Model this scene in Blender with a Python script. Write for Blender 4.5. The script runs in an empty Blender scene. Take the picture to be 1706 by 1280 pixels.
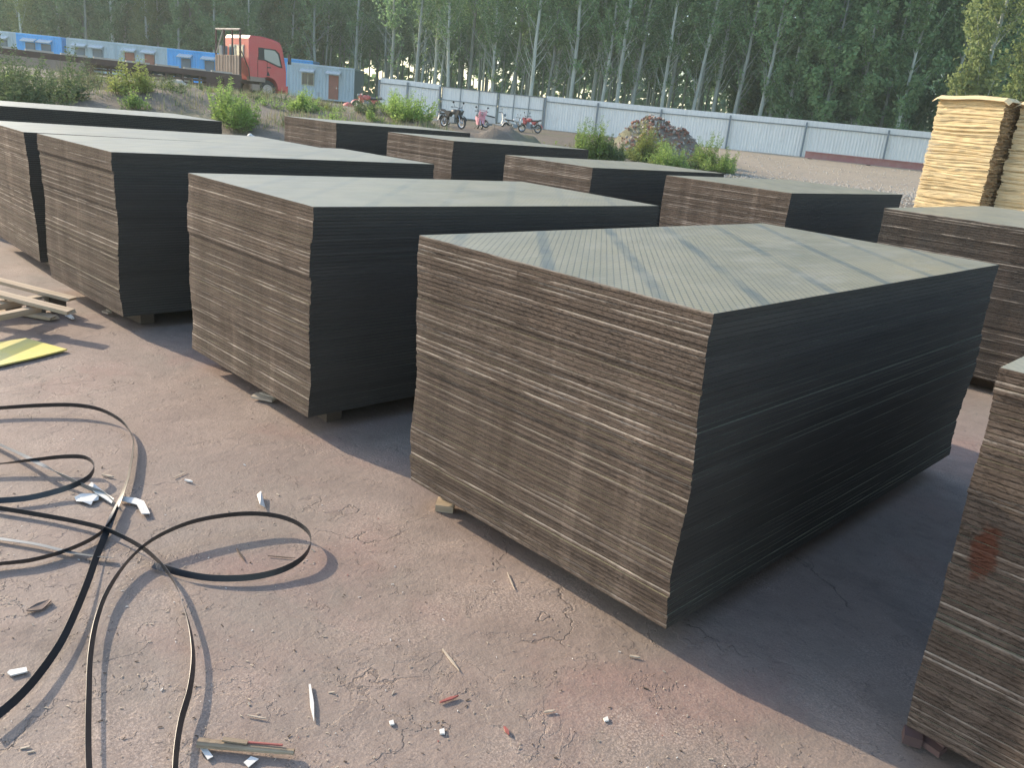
import bpy, math, random
from mathutils import Vector, Matrix, noise
R = math.radians
random.seed(7)
scene = bpy.context.scene
col = scene.collection

# ------------------------------------------------------------ camera
F_PX, CX, CY, CZ = 1370.42, 2.3029, -1.8598, 1.4942
YAW, PITCH, ROLL = -0.762384, 0.314239, 0.101817
sy, cy_, sp, cp = math.sin(YAW), math.cos(YAW), math.sin(PITCH), math.cos(PITCH)
fw = Vector((sy*cp, cy_*cp, -sp)); r0 = Vector((cy_, -sy, 0)); u0 = r0.cross(fw)
cr, sr = math.cos(ROLL), math.sin(ROLL)
RT = cr*r0 + sr*u0; UP = -sr*r0 + cr*u0
cam_d = bpy.data.cameras.new('camera'); cam = bpy.data.objects.new('camera', cam_d); col.objects.link(cam)
m = Matrix((RT, UP, -fw)).transposed().to_4x4(); m.translation = (CX, CY, CZ); cam.matrix_world = m
cam_d.sensor_width = 36; cam_d.lens = F_PX/1706*36; cam_d.clip_start = .05; cam_d.clip_end = 3000
scene.camera = cam

# ------------------------------------------------------------ light
SUN_EL, SUN_DIR = R(23), Vector((-0.98, -0.2, 0)).normalized()      # towards the sun
w = bpy.data.worlds.new('World'); scene.world = w; w.use_nodes = True
nt = w.node_tree; bg = nt.nodes['Background']; sk = nt.nodes.new('ShaderNodeTexSky')
sk.sky_type = 'NISHITA'; sk.sun_disc = False; sk.sun_elevation = SUN_EL
sk.sun_rotation = math.atan2(SUN_DIR.x, SUN_DIR.y)
sk.air_density = 1.0; sk.dust_density = 1.2; sk.ozone_density = 1.0
nt.links.new(sk.outputs[0], bg.inputs[0]); bg.inputs[1].default_value = 0.15
sd = bpy.data.lights.new('sun', 'SUN'); sun = bpy.data.objects.new('sun', sd); col.objects.link(sun)
sd.energy = 2.5; sd.angle = R(0.6); sd.color = (1.0, .84, .64)
sv = Vector((SUN_DIR.x*math.cos(SUN_EL), SUN_DIR.y*math.cos(SUN_EL), math.sin(SUN_EL)))
sun.rotation_euler = sv.to_track_quat('Z', 'Y').to_euler()
scene.view_settings.view_transform = 'Standard'; scene.view_settings.look = 'None'
scene.view_settings.gamma = 1; scene.view_settings.exposure = 1.33
scene.cycles.max_bounces = 6; scene.cycles.transparent_max_bounces = 8

# ------------------------------------------------------------ placing
KD, KS = 1.106, 1.046
FH = Vector((sy, cy_, 0)); RH = Vector((cy_, -sy, 0))
def ray(px, py): return fw + RT*((px-853)/F_PX) - UP*((py-640)/F_PX)
def at(px, py, z=0.0):
    d = ray(px, py); t = (z-CZ)/d.z; return Vector((CX+t*d.x, CY+t*d.y, z))
def sdw(s, d): return Vector((CX, CY, 0)) + RH*s + FH*d
def colx(px, d, rel=0.0):
    """ground point at forward distance d under pixel column px; rel = height relative to the eye"""
    yh = 195 + 0.102*(px-853)
    y = yh - rel/d*F_PX*0.9
    v = ray(px, y); h = Vector((v.x, v.y, 0)); t = d*KD/h.dot(FH)
    return Vector((CX+v.x*t, CY+v.y*t, 0))
def pxof(s, d):
    p = RH*s+FH*d; return 853+F_PX*p.dot(RT)/p.dot(fw)
def ss(a, b, x):
    t = max(0, min(1, (x-a)/(b-a))); return t*t*(3-2*t)
def sd_of(x, y):
    dx, dy = x-CX, y-CY
    return dx*RH.x+dy*RH.y, dx*FH.x+dy*FH.y
MOUNDS = []      # (s, d, rs, rd, h)
def mound(px, d, rs, rd, h):
    p = colx(px, d); s, dd = sd_of(p.x, p.y); dd /= KD; MOUNDS.append(((px-853)/F_PX*dd, dd, rs, rd, h))
mound(805, 18.6, 1.25, 1.6, .85); mound(935, 21, 1.0, 1.4, .62); mound(870, 19.5, .9, 1.2, .55)
mound(1100, 30, 1.25, 1.9, 1.15); mound(1055, 29.5, .8, 1.3, .6); mound(1150, 29.7, .7, 1.2, .45); mound(1000, 25, 1.5, 1.6, .35)
def tz(x, y):
    s, d = sd_of(x, y)
    if d > 8: s = (max(-9e3, min(9e3, pxof(s, d)))-853)/F_PX*d/KD
    d /= KD
    z = .78*ss(11, 45, d) + .6*ss(5, -30, s)*ss(25, 50, d)
    if d > 10 and s < 5:
        px = 853 + s/max(d, 1)*F_PX
        k = ss(14.2, 21, d)*(1-ss(23.5, 31, d))*(1-ss(690, 790, px))
        if k > 0:
            n = noise.noise(Vector((s*.45, d*.3, 3.1)))*.28 + noise.noise(Vector((s*1.3, d*1.1, 1.7)))*.12
            z += k*(1.08 + n - .1*ss(500, 700, px))
    for (ms, md, rs, rd, h) in MOUNDS:
        q = ((s-ms)/rs)**2 + ((d-md)/rd)**2
        if q < 5:
            z += h*math.exp(-q*1.1)*(1+.35*noise.noise(Vector((s*1.9, d*1.9, 5))))
    if d > 13: z += .05*noise.noise(Vector((s*.35, d*.35, 0)))*ss(13, 20, d)
    return z

# ------------------------------------------------------------ objects
def tag(o, label=None, cat=None, group=None, kind=None):
    if label: o['label'] = label
    if cat: o['category'] = cat
    if group: o['group'] = group
    if kind: o['kind'] = kind
    return o
def empty(name, loc=(0, 0, 0), rz=0.0):
    o = bpy.data.objects.new(name, None); col.objects.link(o); o.empty_display_size = .2
    o.location = loc; o.rotation_euler = (0, 0, rz); return o
def copy_tree(o, parent=None, kids=None):
    c = o.copy(); col.objects.link(c)
    if parent: c.parent = parent
    for ch in o.children: copy_tree(ch, c)
    return c
class MB:
    def __init__(s): s.v = []; s.f = []; s.m = []
    def add(s, vs, fs, mi=0):
        b = len(s.v); s.v += [tuple(v) for v in vs]; s.f += [tuple(b+i for i in f) for f in fs]; s.m += [mi]*len(fs)
    def box(s, c, size, rot=None, mi=0):
        c = Vector(c); vs = []
        for x in (-.5, .5):
            for y in (-.5, .5):
                for z in (-.5, .5):
                    p = Vector((x*size[0], y*size[1], z*size[2]))
                    if rot: p = rot @ p
                    vs.append(c+p)
        s.add(vs, [(0, 1, 3, 2), (4, 6, 7, 5), (0, 4, 5, 1), (2, 3, 7, 6), (0, 2, 6, 4), (1, 5, 7, 3)], mi)
    def beam(s, a, b, wd, ht, mi=0):
        a = Vector(a); b = Vector(b); d = b-a; q = d.to_track_quat('X', 'Z').to_matrix()
        s.box((a+b)/2, (d.length, wd, ht), q, mi)
    def tube(s, pts, rad, n=6, mi=0, cap=True):
        pts = [Vector(p) for p in pts]; k = len(pts)
        if not hasattr(rad, '__len__'): rad = [rad]*k
        vs = []; fs = []
        prev = None
        for i, p in enumerate(pts):
            t = (pts[min(i+1, k-1)]-pts[max(i-1, 0)]).normalized()
            if prev is None:
                a = t.orthogonal().normalized()
            else:
                a = (prev - t*prev.dot(t))
                a = a.normalized() if a.length > 1e-6 else t.orthogonal().normalized()
            prev = a; b = t.cross(a)
            for j in range(n):
                an = 2*math.pi*j/n; vs.append(p+(a*math.cos(an)+b*math.sin(an))*rad[i])
        for i in range(k-1):
            for j in range(n):
                fs.append((i*n+j, i*n+(j+1) % n, (i+1)*n+(j+1) % n, (i+1)*n+j))
        if cap: fs.append(tuple(range(n-1, -1, -1))); fs.append(tuple((k-1)*n+j for j in range(n)))
        s.add(vs, fs, mi)
    def prism(s, prof, y0, y1, mi=0, ins=0.0):
        """profile in x,z extruded along y"""
        n = len(prof); cx = sum(p[0] for p in prof)/n; cz = sum(p[1] for p in prof)/n
        def ring(y, k): return [(cx+(x-cx)*k, y, cz+(z-cz)*k) for x, z in prof]
        if ins:
            e = 1-ins; sg = 1 if y1 > y0 else -1
            rings = [ring(y0, e), ring(y0+sg*ins, 1), ring(y1-sg*ins, 1), ring(y1, e)]
        else: rings = [ring(y0, 1), ring(y1, 1)]
        vs = sum(rings, []); fs = [tuple(range(n))[::-1], tuple((len(rings)-1)*n+i for i in range(n))]
        for k in range(len(rings)-1):
            for i in range(n): fs.append((k*n+i, k*n+(i+1) % n, (k+1)*n+(i+1) % n, (k+1)*n+i))
        s.add(vs, fs, mi)
    def ellipsoid(s, c, r, mi=0, nu=12, nv=8, rot=None, bump=0):
        vs = []; c = Vector(c)
        for i in range(nv+1):
            th = math.pi*i/nv
            for j in range(nu):
                ph = 2*math.pi*j/nu; p = Vector((r[0]*math.sin(th)*math.cos(ph), r[1]*math.sin(th)*math.sin(ph), r[2]*math.cos(th)))
                if bump: p *= 1+bump*noise.noise(Vector((math.sin(th)*math.cos(ph)*1.7, math.sin(th)*math.sin(ph)*1.7, math.cos(th)*1.7+c.x)))
                if rot: p = rot @ p
                vs.append(c+p)
        fs = [(i*nu+j, (i+1)*nu+j, (i+1)*nu+(j+1) % nu, i*nu+(j+1) % nu) for i in range(nv) for j in range(nu)]
        s.add(vs, fs, mi)
    def torus(s, c, r1, r2, axis='y', nu=20, nv=8, mi=0, wd=1.0):
        vs = []; c = Vector(c)
        for i in range(nu):
            a = 2*math.pi*i/nu
            for j in range(nv):
                b = 2*math.pi*j/nv; rr = r1+r2*math.cos(b); h = r2*math.sin(b)*wd
                vs.append(c+Vector((rr*math.cos(a), h, rr*math.sin(a))))
        fs = [(i*nv+j, ((i+1) % nu)*nv+j, ((i+1) % nu)*nv+(j+1) % nv, i*nv+(j+1) % nv) for i in range(nu) for j in range(nv)]
        s.add(vs, fs, mi)
    def mesh(s, name, mats, smooth=False):
        me = bpy.data.meshes.new(name); me.from_pydata(s.v, [], s.f)
        for mm in (mats if isinstance(mats, (list, tuple)) else [mats]): me.materials.append(mm)
        me.polygons.foreach_set('material_index', s.m)
        if smooth: me.polygons.foreach_set('use_smooth', [True]*len(s.f))
        me.update(); return me
    def build(s, name, mats, parent=None, smooth=False, loc=None, rz=0.0):
        o = bpy.data.objects.new(name, s.mesh(name, mats, smooth)); col.objects.link(o)
        if parent: o.parent = parent
        if loc is not None: o.location = loc; o.rotation_euler = (0, 0, rz)
        return o
def smooth_by_angle(o, ang=35):
    o.data.shade_smooth() if hasattr(o.data, 'shade_smooth') else None
    try: o.data.set_sharp_from_angle(angle=R(ang))
    except Exception: pass
    return o

# ------------------------------------------------------------ materials
class NT:
    def __init__(s, name):
        s.mat = bpy.data.materials.new(name); s.mat.use_nodes = True; s.t = s.mat.node_tree
        s.b = s.t.nodes['Principled BSDF']; s.out = s.t.nodes['Material Output']
    def n(s, typ, **kw):
        nd = s.t.nodes.new(typ)
        for k, v in kw.items():
            if k in nd.inputs: 
                s.set(nd.inputs[k], v)
            else: setattr(nd, k, v)
        return nd
    def set(s, inp, v):
        if isinstance(v, bpy.types.NodeSocket): s.t.links.new(v, inp)
        elif isinstance(v, (tuple, list)) and len(v) == 3 and inp.type == 'RGBA': inp.default_value = (*v, 1)
        else: inp.default_value = v
    def coord(s, kind='Object', scale=(1, 1, 1), rot=(0, 0, 0), loc=(0, 0, 0)):
        if kind == 'World': c = s.n('ShaderNodeNewGeometry').outputs['Position']
        else: c = s.n('ShaderNodeTexCoord').outputs[kind]
        mp = s.n('ShaderNodeMapping'); s.set(mp.inputs['Vector'], c)
        mp.inputs['Scale'].default_value = scale; mp.inputs['Rotation'].default_value = rot; mp.inputs['Location'].default_value = loc
        return mp.outputs[0]
    def noise(s, vec, scale=5, detail=4, rough=.55, dist=0):
        nd = s.n('ShaderNodeTexNoise'); s.set(nd.inputs['Vector'], vec)
        nd.inputs['Scale'].default_value = scale; nd.inputs['Detail'].default_value = detail
        nd.inputs['Roughness'].default_value = rough; nd.inputs['Distortion'].default_value = dist
        return nd.outputs[0]
    def ramp(s, fac, stops, interp='LINEAR'):
        nd = s.n('ShaderNodeValToRGB'); s.set(nd.inputs[0], fac); cr_ = nd.color_ramp; cr_.interpolation = interp
        while len(cr_.elements) < len(stops): cr_.elements.new(.5)
        for e, (p, c) in zip(cr_.elements, stops):
            e.position = p; e.color = (*c, 1) if hasattr(c, '__len__') else (c, c, c, 1)
        return nd.outputs[0]
    def mix(s, fac, a, b, blend='MIX'):
        nd = s.n('ShaderNodeMix', data_type='RGBA', blend_type=blend)
        s.set(nd.inputs[0], fac); s.set(nd.inputs[6], a); s.set(nd.inputs[7], b); return nd.outputs[2]
    def math(s, op, a, b=0.0, c=None):
        nd = s.n('ShaderNodeMath', operation=op); s.set(nd.inputs[0], a); s.set(nd.inputs[1], b)
        if c is not None: s.set(nd.inputs[2], c)
        return nd.outputs[0]
    def bump(s, h, strength=.5, dist=.01, nrm=None):
        nd = s.n('ShaderNodeBump'); s.set(nd.inputs['Height'], h)
        nd.inputs['Strength'].default_value = strength; nd.inputs['Distance'].default_value = dist
        if nrm: s.set(nd.inputs['Normal'], nrm)
        return nd.outputs[0]
    def fin(s, color=None, rough=None, normal=None, metal=None, spec=None):
        if color is not None: s.set(s.b.inputs['Base Color'], color)
        if rough is not None: s.set(s.b.inputs['Roughness'], rough)
        if normal is not None: s.set(s.b.inputs['Normal'], normal)
        if metal is not None: s.set(s.b.inputs['Metallic'], metal)
        if spec is not None: s.set(s.b.inputs['Specular IOR Level'], spec)
        return s.mat
def paint(name, c, rough=.5, dirt=.35, dcol=(.12, .09, .07), scale=3, metal=0, spec=.4):
    t = NT(name); v = t.coord('Object'); n = t.noise(v, scale, 6, .65)
    n2 = t.noise(v, scale*9, 3)
    f = t.math('MULTIPLY', t.ramp(n, [(.42, 0), (.75, 1)]), dirt)
    cc = t.mix(f, c, dcol); cc = t.mix(t.math('MULTIPLY', n2, .3), cc, tuple(x*.7 for x in c))
    return t.fin(cc, rough, t.bump(n2, .15, .003), metal, spec)
M = {}
# ground
t = NT('yard_ground'); P = t.coord('World')
big = t.noise(P, .55, 4, .6); mid = t.noise(P, 2.4, 6, .62, .3); fine = t.noise(P, 42, 4, .7); grit = t.noise(P, 170, 3, .8)
conc = t.mix(t.ramp(big, [(.36, 0), (.62, 1)]), (.235, .165, .135), (.215, .18, .145))
conc = t.mix(t.ramp(mid, [(.40, 0), (.68, 1)]), conc, (.275, .205, .165))
red = t.ramp(t.noise(P, 1.15, 5, .6, .5), [(.52, 0), (.66, 1)])
conc = t.mix(t.math('MULTIPLY', red, .45), conc, (.255, .125, .105))
gn = t.ramp(t.noise(t.coord('World', loc=(9, 4, 2)), .8, 3), [(.55, 0), (.72, 1)])
conc = t.mix(t.math('MULTIPLY', gn, .35), conc, (.18, .175, .13))
# flaking crust: plates of thin cement skin with step edges
pmask = t.ramp(t.noise(t.coord('World', loc=(2, 11, 0)), .9, 3), [(.48, 0), (.6, 1)])
pl = t.noise(P, 3.6, 7, .6, .25)
plate = t.ramp(pl, [(.515, 0), (.522, 1)]); pl2 = t.noise(t.coord('World', loc=(3, 7, 0)), 7.5, 6, .6, .35); plate2 = t.ramp(pl2, [(.60, 0), (.608, 1)])
edge = t.ramp(pl, [(.492, 0), (.512, 1), (.522, 1), (.53, 0)])
wn = t.math('MULTIPLY', t.math('MULTIPLY', edge, pmask), t.ramp(t.noise(P, 2.2, 3), [(.5, 0), (.58, 1)]))
conc = t.mix(t.math('MULTIPLY', wn, .55), conc, (.36, .30, .25))
vor = t.n('ShaderNodeTexVoronoi', feature='DISTANCE_TO_EDGE'); vv = t.n('ShaderNodeVectorMath', operation='ADD')
nn = t.n('ShaderNodeTexNoise'); t.set(nn.inputs['Vector'], P); nn.inputs['Scale'].default_value = 5; nn.inputs['Detail'].default_value = 5
sc_ = t.n('ShaderNodeVectorMath', operation='SCALE'); t.set(sc_.inputs[0], nn.outputs['Color']); sc_.inputs['Scale'].default_value = .42
t.set(vv.inputs[0], P); t.set(vv.inputs[1], sc_.outputs[0]); t.set(vor.inputs['Vector'], vv.outputs[0]); vor.inputs['Scale'].default_value = 1.5
crk = t.ramp(vor.outputs['Distance'], [(0, .2), (.003, .2), (.008, 1)])
cmask = t.ramp(t.noise(P, 1.7, 2), [(.55, 0), (.62, 1)])
crk = t.math('MAXIMUM', crk, t.math('SUBTRACT', 1.0, cmask))
blot = t.noise(P, 14, 5, .7)
conc = t.mix(t.math('MULTIPLY', t.ramp(blot, [(.48, 0), (.66, 1)]), .5), conc, (.15, .11, .09))
conc = t.mix(t.math('MULTIPLY', t.ramp(blot, [(.30, 1), (.42, 0)]), .4), conc, (.33, .25, .205))
conc = t.mix(crk, (.10, .075, .06), conc)
# sawdust drifts and speckle
dust = t.math('MULTIPLY', t.ramp(t.noise(P, 2.0, 5, .6), [(.48, 0), (.66, 1)]), t.ramp(t.noise(P, 130, 3, .8), [(.5, 0), (.56, 1)]))
conc = t.mix(t.math('MULTIPLY', dust, .85), conc, (.48, .37, .30))
spk = t.ramp(t.noise(P, 75, 3, .75), [(.66, 0), (.69, 1)])
conc = t.mix(t.math('MULTIPLY', spk, .75), conc, (.50, .42, .35))
spd = t.ramp(t.noise(t.coord('World', loc=(5, 5, 5)), 60, 3, .7), [(.31, 1), (.35, 0)])
conc = t.mix(t.math('MULTIPLY', spd, .75), conc, (.07, .055, .05))
conc = t.mix(t.math('MULTIPLY', t.ramp(grit, [(.35, 0), (.65, 1)]), .38), conc, (.40, .33, .28))
# dirt beyond the yard
dn = t.noise(P, .7, 6, .65); dirt = t.mix(dn, (.12, .098, .072), (.26, .215, .16))
dirt = t.mix(t.math('MULTIPLY', t.ramp(t.noise(P, 9, 5, .7), [(.4, 0), (.65, 1)]), .45), dirt, (.16, .12, .09))
dirt = t.mix(t.math('MULTIPLY', t.ramp(t.noise(P, .45, 3), [(.55, 0), (.65, 1)]), .5), dirt, (.14, .16, .06))
sep = t.n('ShaderNodeSeparateXYZ'); t.set(sep.inputs[0], P)
dd = t.math('ADD', t.math('MULTIPLY', t.math('SUBTRACT', sep.outputs[0], CX), FH.x), t.math('MULTIPLY', t.math('SUBTRACT', sep.outputs[1], CY), FH.y))
lat = t.math('ADD', t.math('MULTIPLY', t.math('SUBTRACT', sep.outputs[0], CX), RH.x), t.math('MULTIPLY', t.math('SUBTRACT', sep.outputs[1], CY), RH.y))
sand = t.math('MULTIPLY', t.ramp(t.math('DIVIDE', lat, 30), [(.20, 0), (.3, 1)]), t.ramp(t.math('DIVIDE', dd, 60), [(.40, 0), (.5, 1)]))
dirt = t.mix(sand, dirt, t.mix(t.noise(P, .5, 5), (.42, .35, .26), (.30, .25, .19)))
dirt = t.mix(t.ramp(t.math('DIVIDE', dd, 100), [(.60, 0), (.66, 1)]), dirt, (.05, .06, .03))
stn = t.ramp(t.noise(t.coord('World', scale=(1, 1.6, 1), loc=(1, 2, 0)), 1.3, 6, .6, .8), [(.56, 0), (.70, 1)])
conc = t.mix(t.math('MULTIPLY', stn, .45), conc, (.12, .095, .08))
zone = t.ramp(t.math('ADD', t.math('DIVIDE', dd, 40), t.math('MULTIPLY', t.noise(P, .8, 4), .06)), [(.345, 0), (.375, 1)])
c = t.mix(zone, conc, dirt)
hgt = t.math('ADD', t.math('MULTIPLY', t.math('MULTIPLY', plate, pmask), .9), t.math('MULTIPLY', t.math('MULTIPLY', plate2, t.math('SUBTRACT', 1, pmask)), .5))
hgt = t.math('ADD', hgt, t.math('MULTIPLY', mid, .9)); hgt = t.math('ADD', hgt, t.math('MULTIPLY', fine, .75)); hgt = t.math('ADD', hgt, t.math('MULTIPLY', crk, .8))
hgt = t.math('ADD', hgt, t.math('MULTIPLY', grit, .12))
h2 = t.math('MULTIPLY', t.noise(P, 3.5, 8, .75), t.math('MULTIPLY', zone, 14))
M['ground'] = t.fin(c, t.ramp(mid, [(.3, .62), (.7, .85)]), t.bump(t.math('ADD', hgt, h2), 1.0, .0045), spec=.35)
# plywood
def ply_end(name='plywood_end_grain', dark=None):
    t = NT(name); oi = t.n('ShaderNodeObjectInfo'); rnd = oi.outputs['Random']
    P = t.coord('World'); 
    off = t.n('ShaderNodeVectorMath', operation='ADD'); cmb = t.n('ShaderNodeCombineXYZ')
    t.set(cmb.inputs[0], t.math('MULTIPLY', rnd, 31)); t.set(cmb.inputs[1], t.math('MULTIPLY', rnd, 57))
    t.set(off.inputs[0], t.coord('World', scale=(2.2, 2.2, 520))); t.set(off.inputs[1], cmb.outputs[0])
    ply = t.noise(off.outputs[0], 1, 3, .6)
    pores = t.noise(t.coord('World', scale=(150, 150, 420)), 1, 5, .8)
    tear = t.noise(t.coord('World', scale=(60, 60, 230), loc=(4, 9, 2)), 1, 5, .7)
    patch = t.noise(t.coord('World', scale=(7, 7, 2.5)), 1, 4, .6)
    c = t.ramp(ply, [(.28, (.118, .088, .068)), (.44, (.160, .122, .096)), (.60, (.188, .146, .114)), (.74, (.232, .186, .148))])
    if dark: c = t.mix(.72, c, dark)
    c = t.mix(t.ramp(pores, [(.47, 0), (.64, .7)]), c, (.07, .055, .043))
    c = t.mix(t.ramp(tear, [(.58, 0), (.70, .6)]), c, (.065, .052, .042))
    c = t.mix(t.ramp(tear, [(.27, .5), (.35, 0)]), c, (.28, .245, .20))
    c = t.mix(t.math('MULTIPLY', t.ramp(patch, [(.40, 0), (.66, 1)]), .45), c, (.13, .095, .072))
    lw = t.ramp(t.math('FRACT', t.math('MULTIPLY', rnd, 17.3)), [(.62, 0), (.66, .4), (1, .9)])
    # edge highlight along the top of some sheets, painted into the colour as a pale line
    gz = t.n('ShaderNodeSeparateXYZ'); t.set(gz.inputs[0], t.coord('Object')); 
    line = t.ramp(gz.outputs[2], [(.0112, 0), (.0120, 1)])
    brk = t.ramp(t.noise(t.coord('World', scale=(5, 5, 90)), 1, 3), [(.42, 0), (.52, 1)])
    c = t.mix(t.math('MULTIPLY', t.math('MULTIPLY', line, lw), brk), c, (.62, .54, .45))
    colm = t.noise(t.coord('World', scale=(9, 9, .5), loc=(3, 1, 0)), 1, 3, .6); c = t.mix(1.0, c, t.ramp(colm, [(.35, .80), (.5, .98), (.58, 1.0), (.66, 1.28)]), 'MULTIPLY')
    br = t.math('ADD', .80, t.math('MULTIPLY', t.math('FRACT', t.math('MULTIPLY', rnd, 7.7)), .4))
    c = t.mix(1.0, c, br, 'MULTIPLY')
    gap = t.ramp(gz.outputs[2], [(.0, .25), (.0016, 1)])
    c = t.mix(1.0, c, gap, 'MULTIPLY')
    h = t.math('ADD', t.math('MULTIPLY', ply, .6), t.math('MULTIPLY', pores, -.9)); h = t.math('SUBTRACT', h, t.math('MULTIPLY', t.ramp(tear, [(.54, 0), (.66, 1)]), .9))
    # reddish brown glue stain on the stack at the right photo edge
    st = t.n('ShaderNodeVectorMath', operation='DISTANCE'); t.set(st.inputs[0], t.coord('World', scale=(1, 0, .45))); st.inputs[1].default_value = (1.925, 0, .63*.45)
    sm = t.math('ADD', st.outputs['Value'], t.math('MULTIPLY', t.math('SUBTRACT', t.noise(t.coord('World'), 22, 4, .6), .5), .07))
    c = t.mix(t.ramp(sm, [(.022, .75), (.034, 0)]), c, (.11, .035, .018))
    return t.fin(c, .88, t.bump(h, 1.0, .0035), spec=.15)
def ply_side():
    t = NT('sealed_black_edge'); rnd = t.n('ShaderNodeObjectInfo').outputs['Random']
    ply = t.noise(t.coord('World', scale=(1.5, 1.5, 300)), 1, 3, .6)
    n = t.noise(t.coord('World', scale=(4, 4, 12)), 1, 4)
    c = t.mix(n, (.047, .042, .035), (.070, .062, .052))
    c = t.mix(t.ramp(ply, [(.55, 0), (.75, .25)]), c, (.055, .052, .048))
    ch = t.noise(t.coord('World', scale=(26, 26, 160)), 1, 5, .75); c = t.mix(t.ramp(ch, [(.68, 0), (.74, .8)]), c, (.13, .115, .10)); c = t.mix(t.ramp(ch, [(.30, .9), (.36, 0)]), c, (.006, .006, .006))
    sc = t.ramp(t.noise(t.coord('World', scale=(2, 2.4, 260), rot=(0, 0, 0)), 1, 3), [(.77, 0), (.80, .6)])
    c = t.mix(sc, c, (.17, .16, .15))
    c = t.mix(1.0, c, t.math('ADD', .9, t.math('MULTIPLY', rnd, .2)), 'MULTIPLY')
    return t.fin(c, .8, t.bump(t.math('ADD', ply, ch), .5, .002), spec=.12)
def ply_top(name='plain_film_face', kg=.35, kb=.30):
    t = NT(name); v = t.coord('Object', rot=(0, 0, R(45)))
    s = t.n('ShaderNodeSeparateXYZ'); t.set(s.inputs[0], v); u, w_ = s.outputs[0], s.outputs[1]
    wob = t.math('MULTIPLY', t.noise(t.coord('Object'), 1.3, 2), .02)
    p = 2*math.pi/.021
    a = t.math('ABSOLUTE', t.math('SINE', t.math('MULTIPLY', t.math('ADD', w_, t.math('MULTIPLY', u, .10)), p/2)))
    b = t.math('ABSOLUTE', t.math('SINE', t.math('MULTIPLY', t.math('SUBTRACT', t.math('MULTIPLY', u, .62), t.math('MULTIPLY', w_, .28)), p/2)))
    g = t.math('MINIMUM', a, b); grid = t.ramp(g, [(.08, 1-kg), (.45, 1)])
    band = t.math('ABSOLUTE', t.math('SUBTRACT', t.math('FRACT', t.math('DIVIDE', t.math('ADD', w_, wob), .305)), .5))
    bnd = t.math('MULTIPLY', t.ramp(band, [(.045, 1), (.095, 0)]), t.ramp(t.noise(t.coord('Object'), 3.0, 4), [(.35, .25), (.6, 1)]))
    n = t.noise(t.coord('Object'), 2.2, 5, .6); n2 = t.noise(t.coord('Object', scale=(3, .8, 1)), 3, 4, .6)
    c = t.mix(grid, (.05, .055, .04), (.33, .295, .18))
    c = t.mix(t.ramp(n, [(.35, 0), (.7, .6)]), c, (.16, .16, .115))
    c = t.mix(t.math('MULTIPLY', bnd, kb), c, (.08, .10, .09))
    dust = t.ramp(t.noise(t.coord('Object', scale=(2.5, 1, 1)), 2.6, 6, .7), [(.5, 0), (.8, .5)])
    c = t.mix(dust, c, (.38, .36, .28))
    smu = t.noise(t.coord('Object', scale=(1, .35, 1), rot=(0, 0, .5)), 7, 6, .75); c = t.mix(t.ramp(smu, [(.58, 0), (.70, .45)]), c, (.36, .34, .28)); scf = t.noise(t.coord('Object', scale=(40, 1.6, 1), rot=(0, 0, .35)), 1, 4, .6); c = t.mix(t.ramp(scf, [(.70, 0), (.74, .5)]), c, (.42, .40, .33))
    rg = t.math('ADD', t.math('MULTIPLY', n2, .32), .15); rg = t.math('ADD', rg, t.math('MULTIPLY', smu, .12)); rg = t.math('ADD', rg, t.math('MULTIPLY', dust, .25))
    return t.fin(c, rg, t.bump(t.math('ADD', grid, t.math('MULTIPLY', n, 3)), .35, .0014), spec=.62)
M['end'], M['side'], M['face'] = ply_end(), ply_side(), ply_top()
M['facemesh'] = ply_top('mesh_film_face', .72, .75)
M['enddark'] = ply_end('dark_grey_end_grain', (.05, .052, .05))  # darker, greyer end grain for one stack
M['bearer'] = paint('weathered_timber', (.10, .075, .055), .85, .5)
M['yellow'] = paint('pale_yellow_board_paint', (.80, .66, .16), .6, .7, (.62, .63, .55), 1.2)
def wood(name, a, b, sc=(2, 40, 40), rough=.75):
    t = NT(name); n = t.noise(t.coord('Object', scale=sc), 1, 5, .6); n2 = t.noise(t.coord('Object'), 4, 3)
    return t.fin(t.mix(t.math('MULTIPLY', n2, .4), t.mix(t.ramp(n, [(.35, 0), (.65, 1)]), a, b), tuple(x*.6 for x in a)), rough, t.bump(n, .4, .002), spec=.3)
M['pine'] = wood('sawn_pine', (.42, .32, .21), (.62, .50, .36))
M['stickwood'] = wood('worn_stick_wood', (.20, .14, .09), (.50, .40, .27))
M['white_scrap'] = paint('white_plastic_scrap', (.82, .79, .72), .5, .15)
M['chip'] = paint('pale_wood_chip', (.55, .46, .35), .8, .3)
M['crust'] = paint('cement_flake', (.22, .165, .135), .9, .5, scale=30)
M['dullred'] = paint('dull_red_wood', (.13, .08, .075), .85, .6)
M['redchip'] = paint('red_splinter', (.38, .12, .10), .7, .3)
t = NT('black_strap'); n = t.noise(t.coord('Object', scale=(6, 6, 6)), 2, 4)
t.fin(t.mix(n, (.010, .011, .013), (.035, .037, .04)), .38, spec=.5); M['strap'] = t.mat
t = NT('steel_strap'); n = t.noise(t.coord('Object', scale=(6, 6, 6)), 3, 4)
t.fin(t.mix(n, (.22, .23, .23), (.33, .32, .29)), .4, spec=.7, metal=.4); M['steel'] = t.mat
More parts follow.
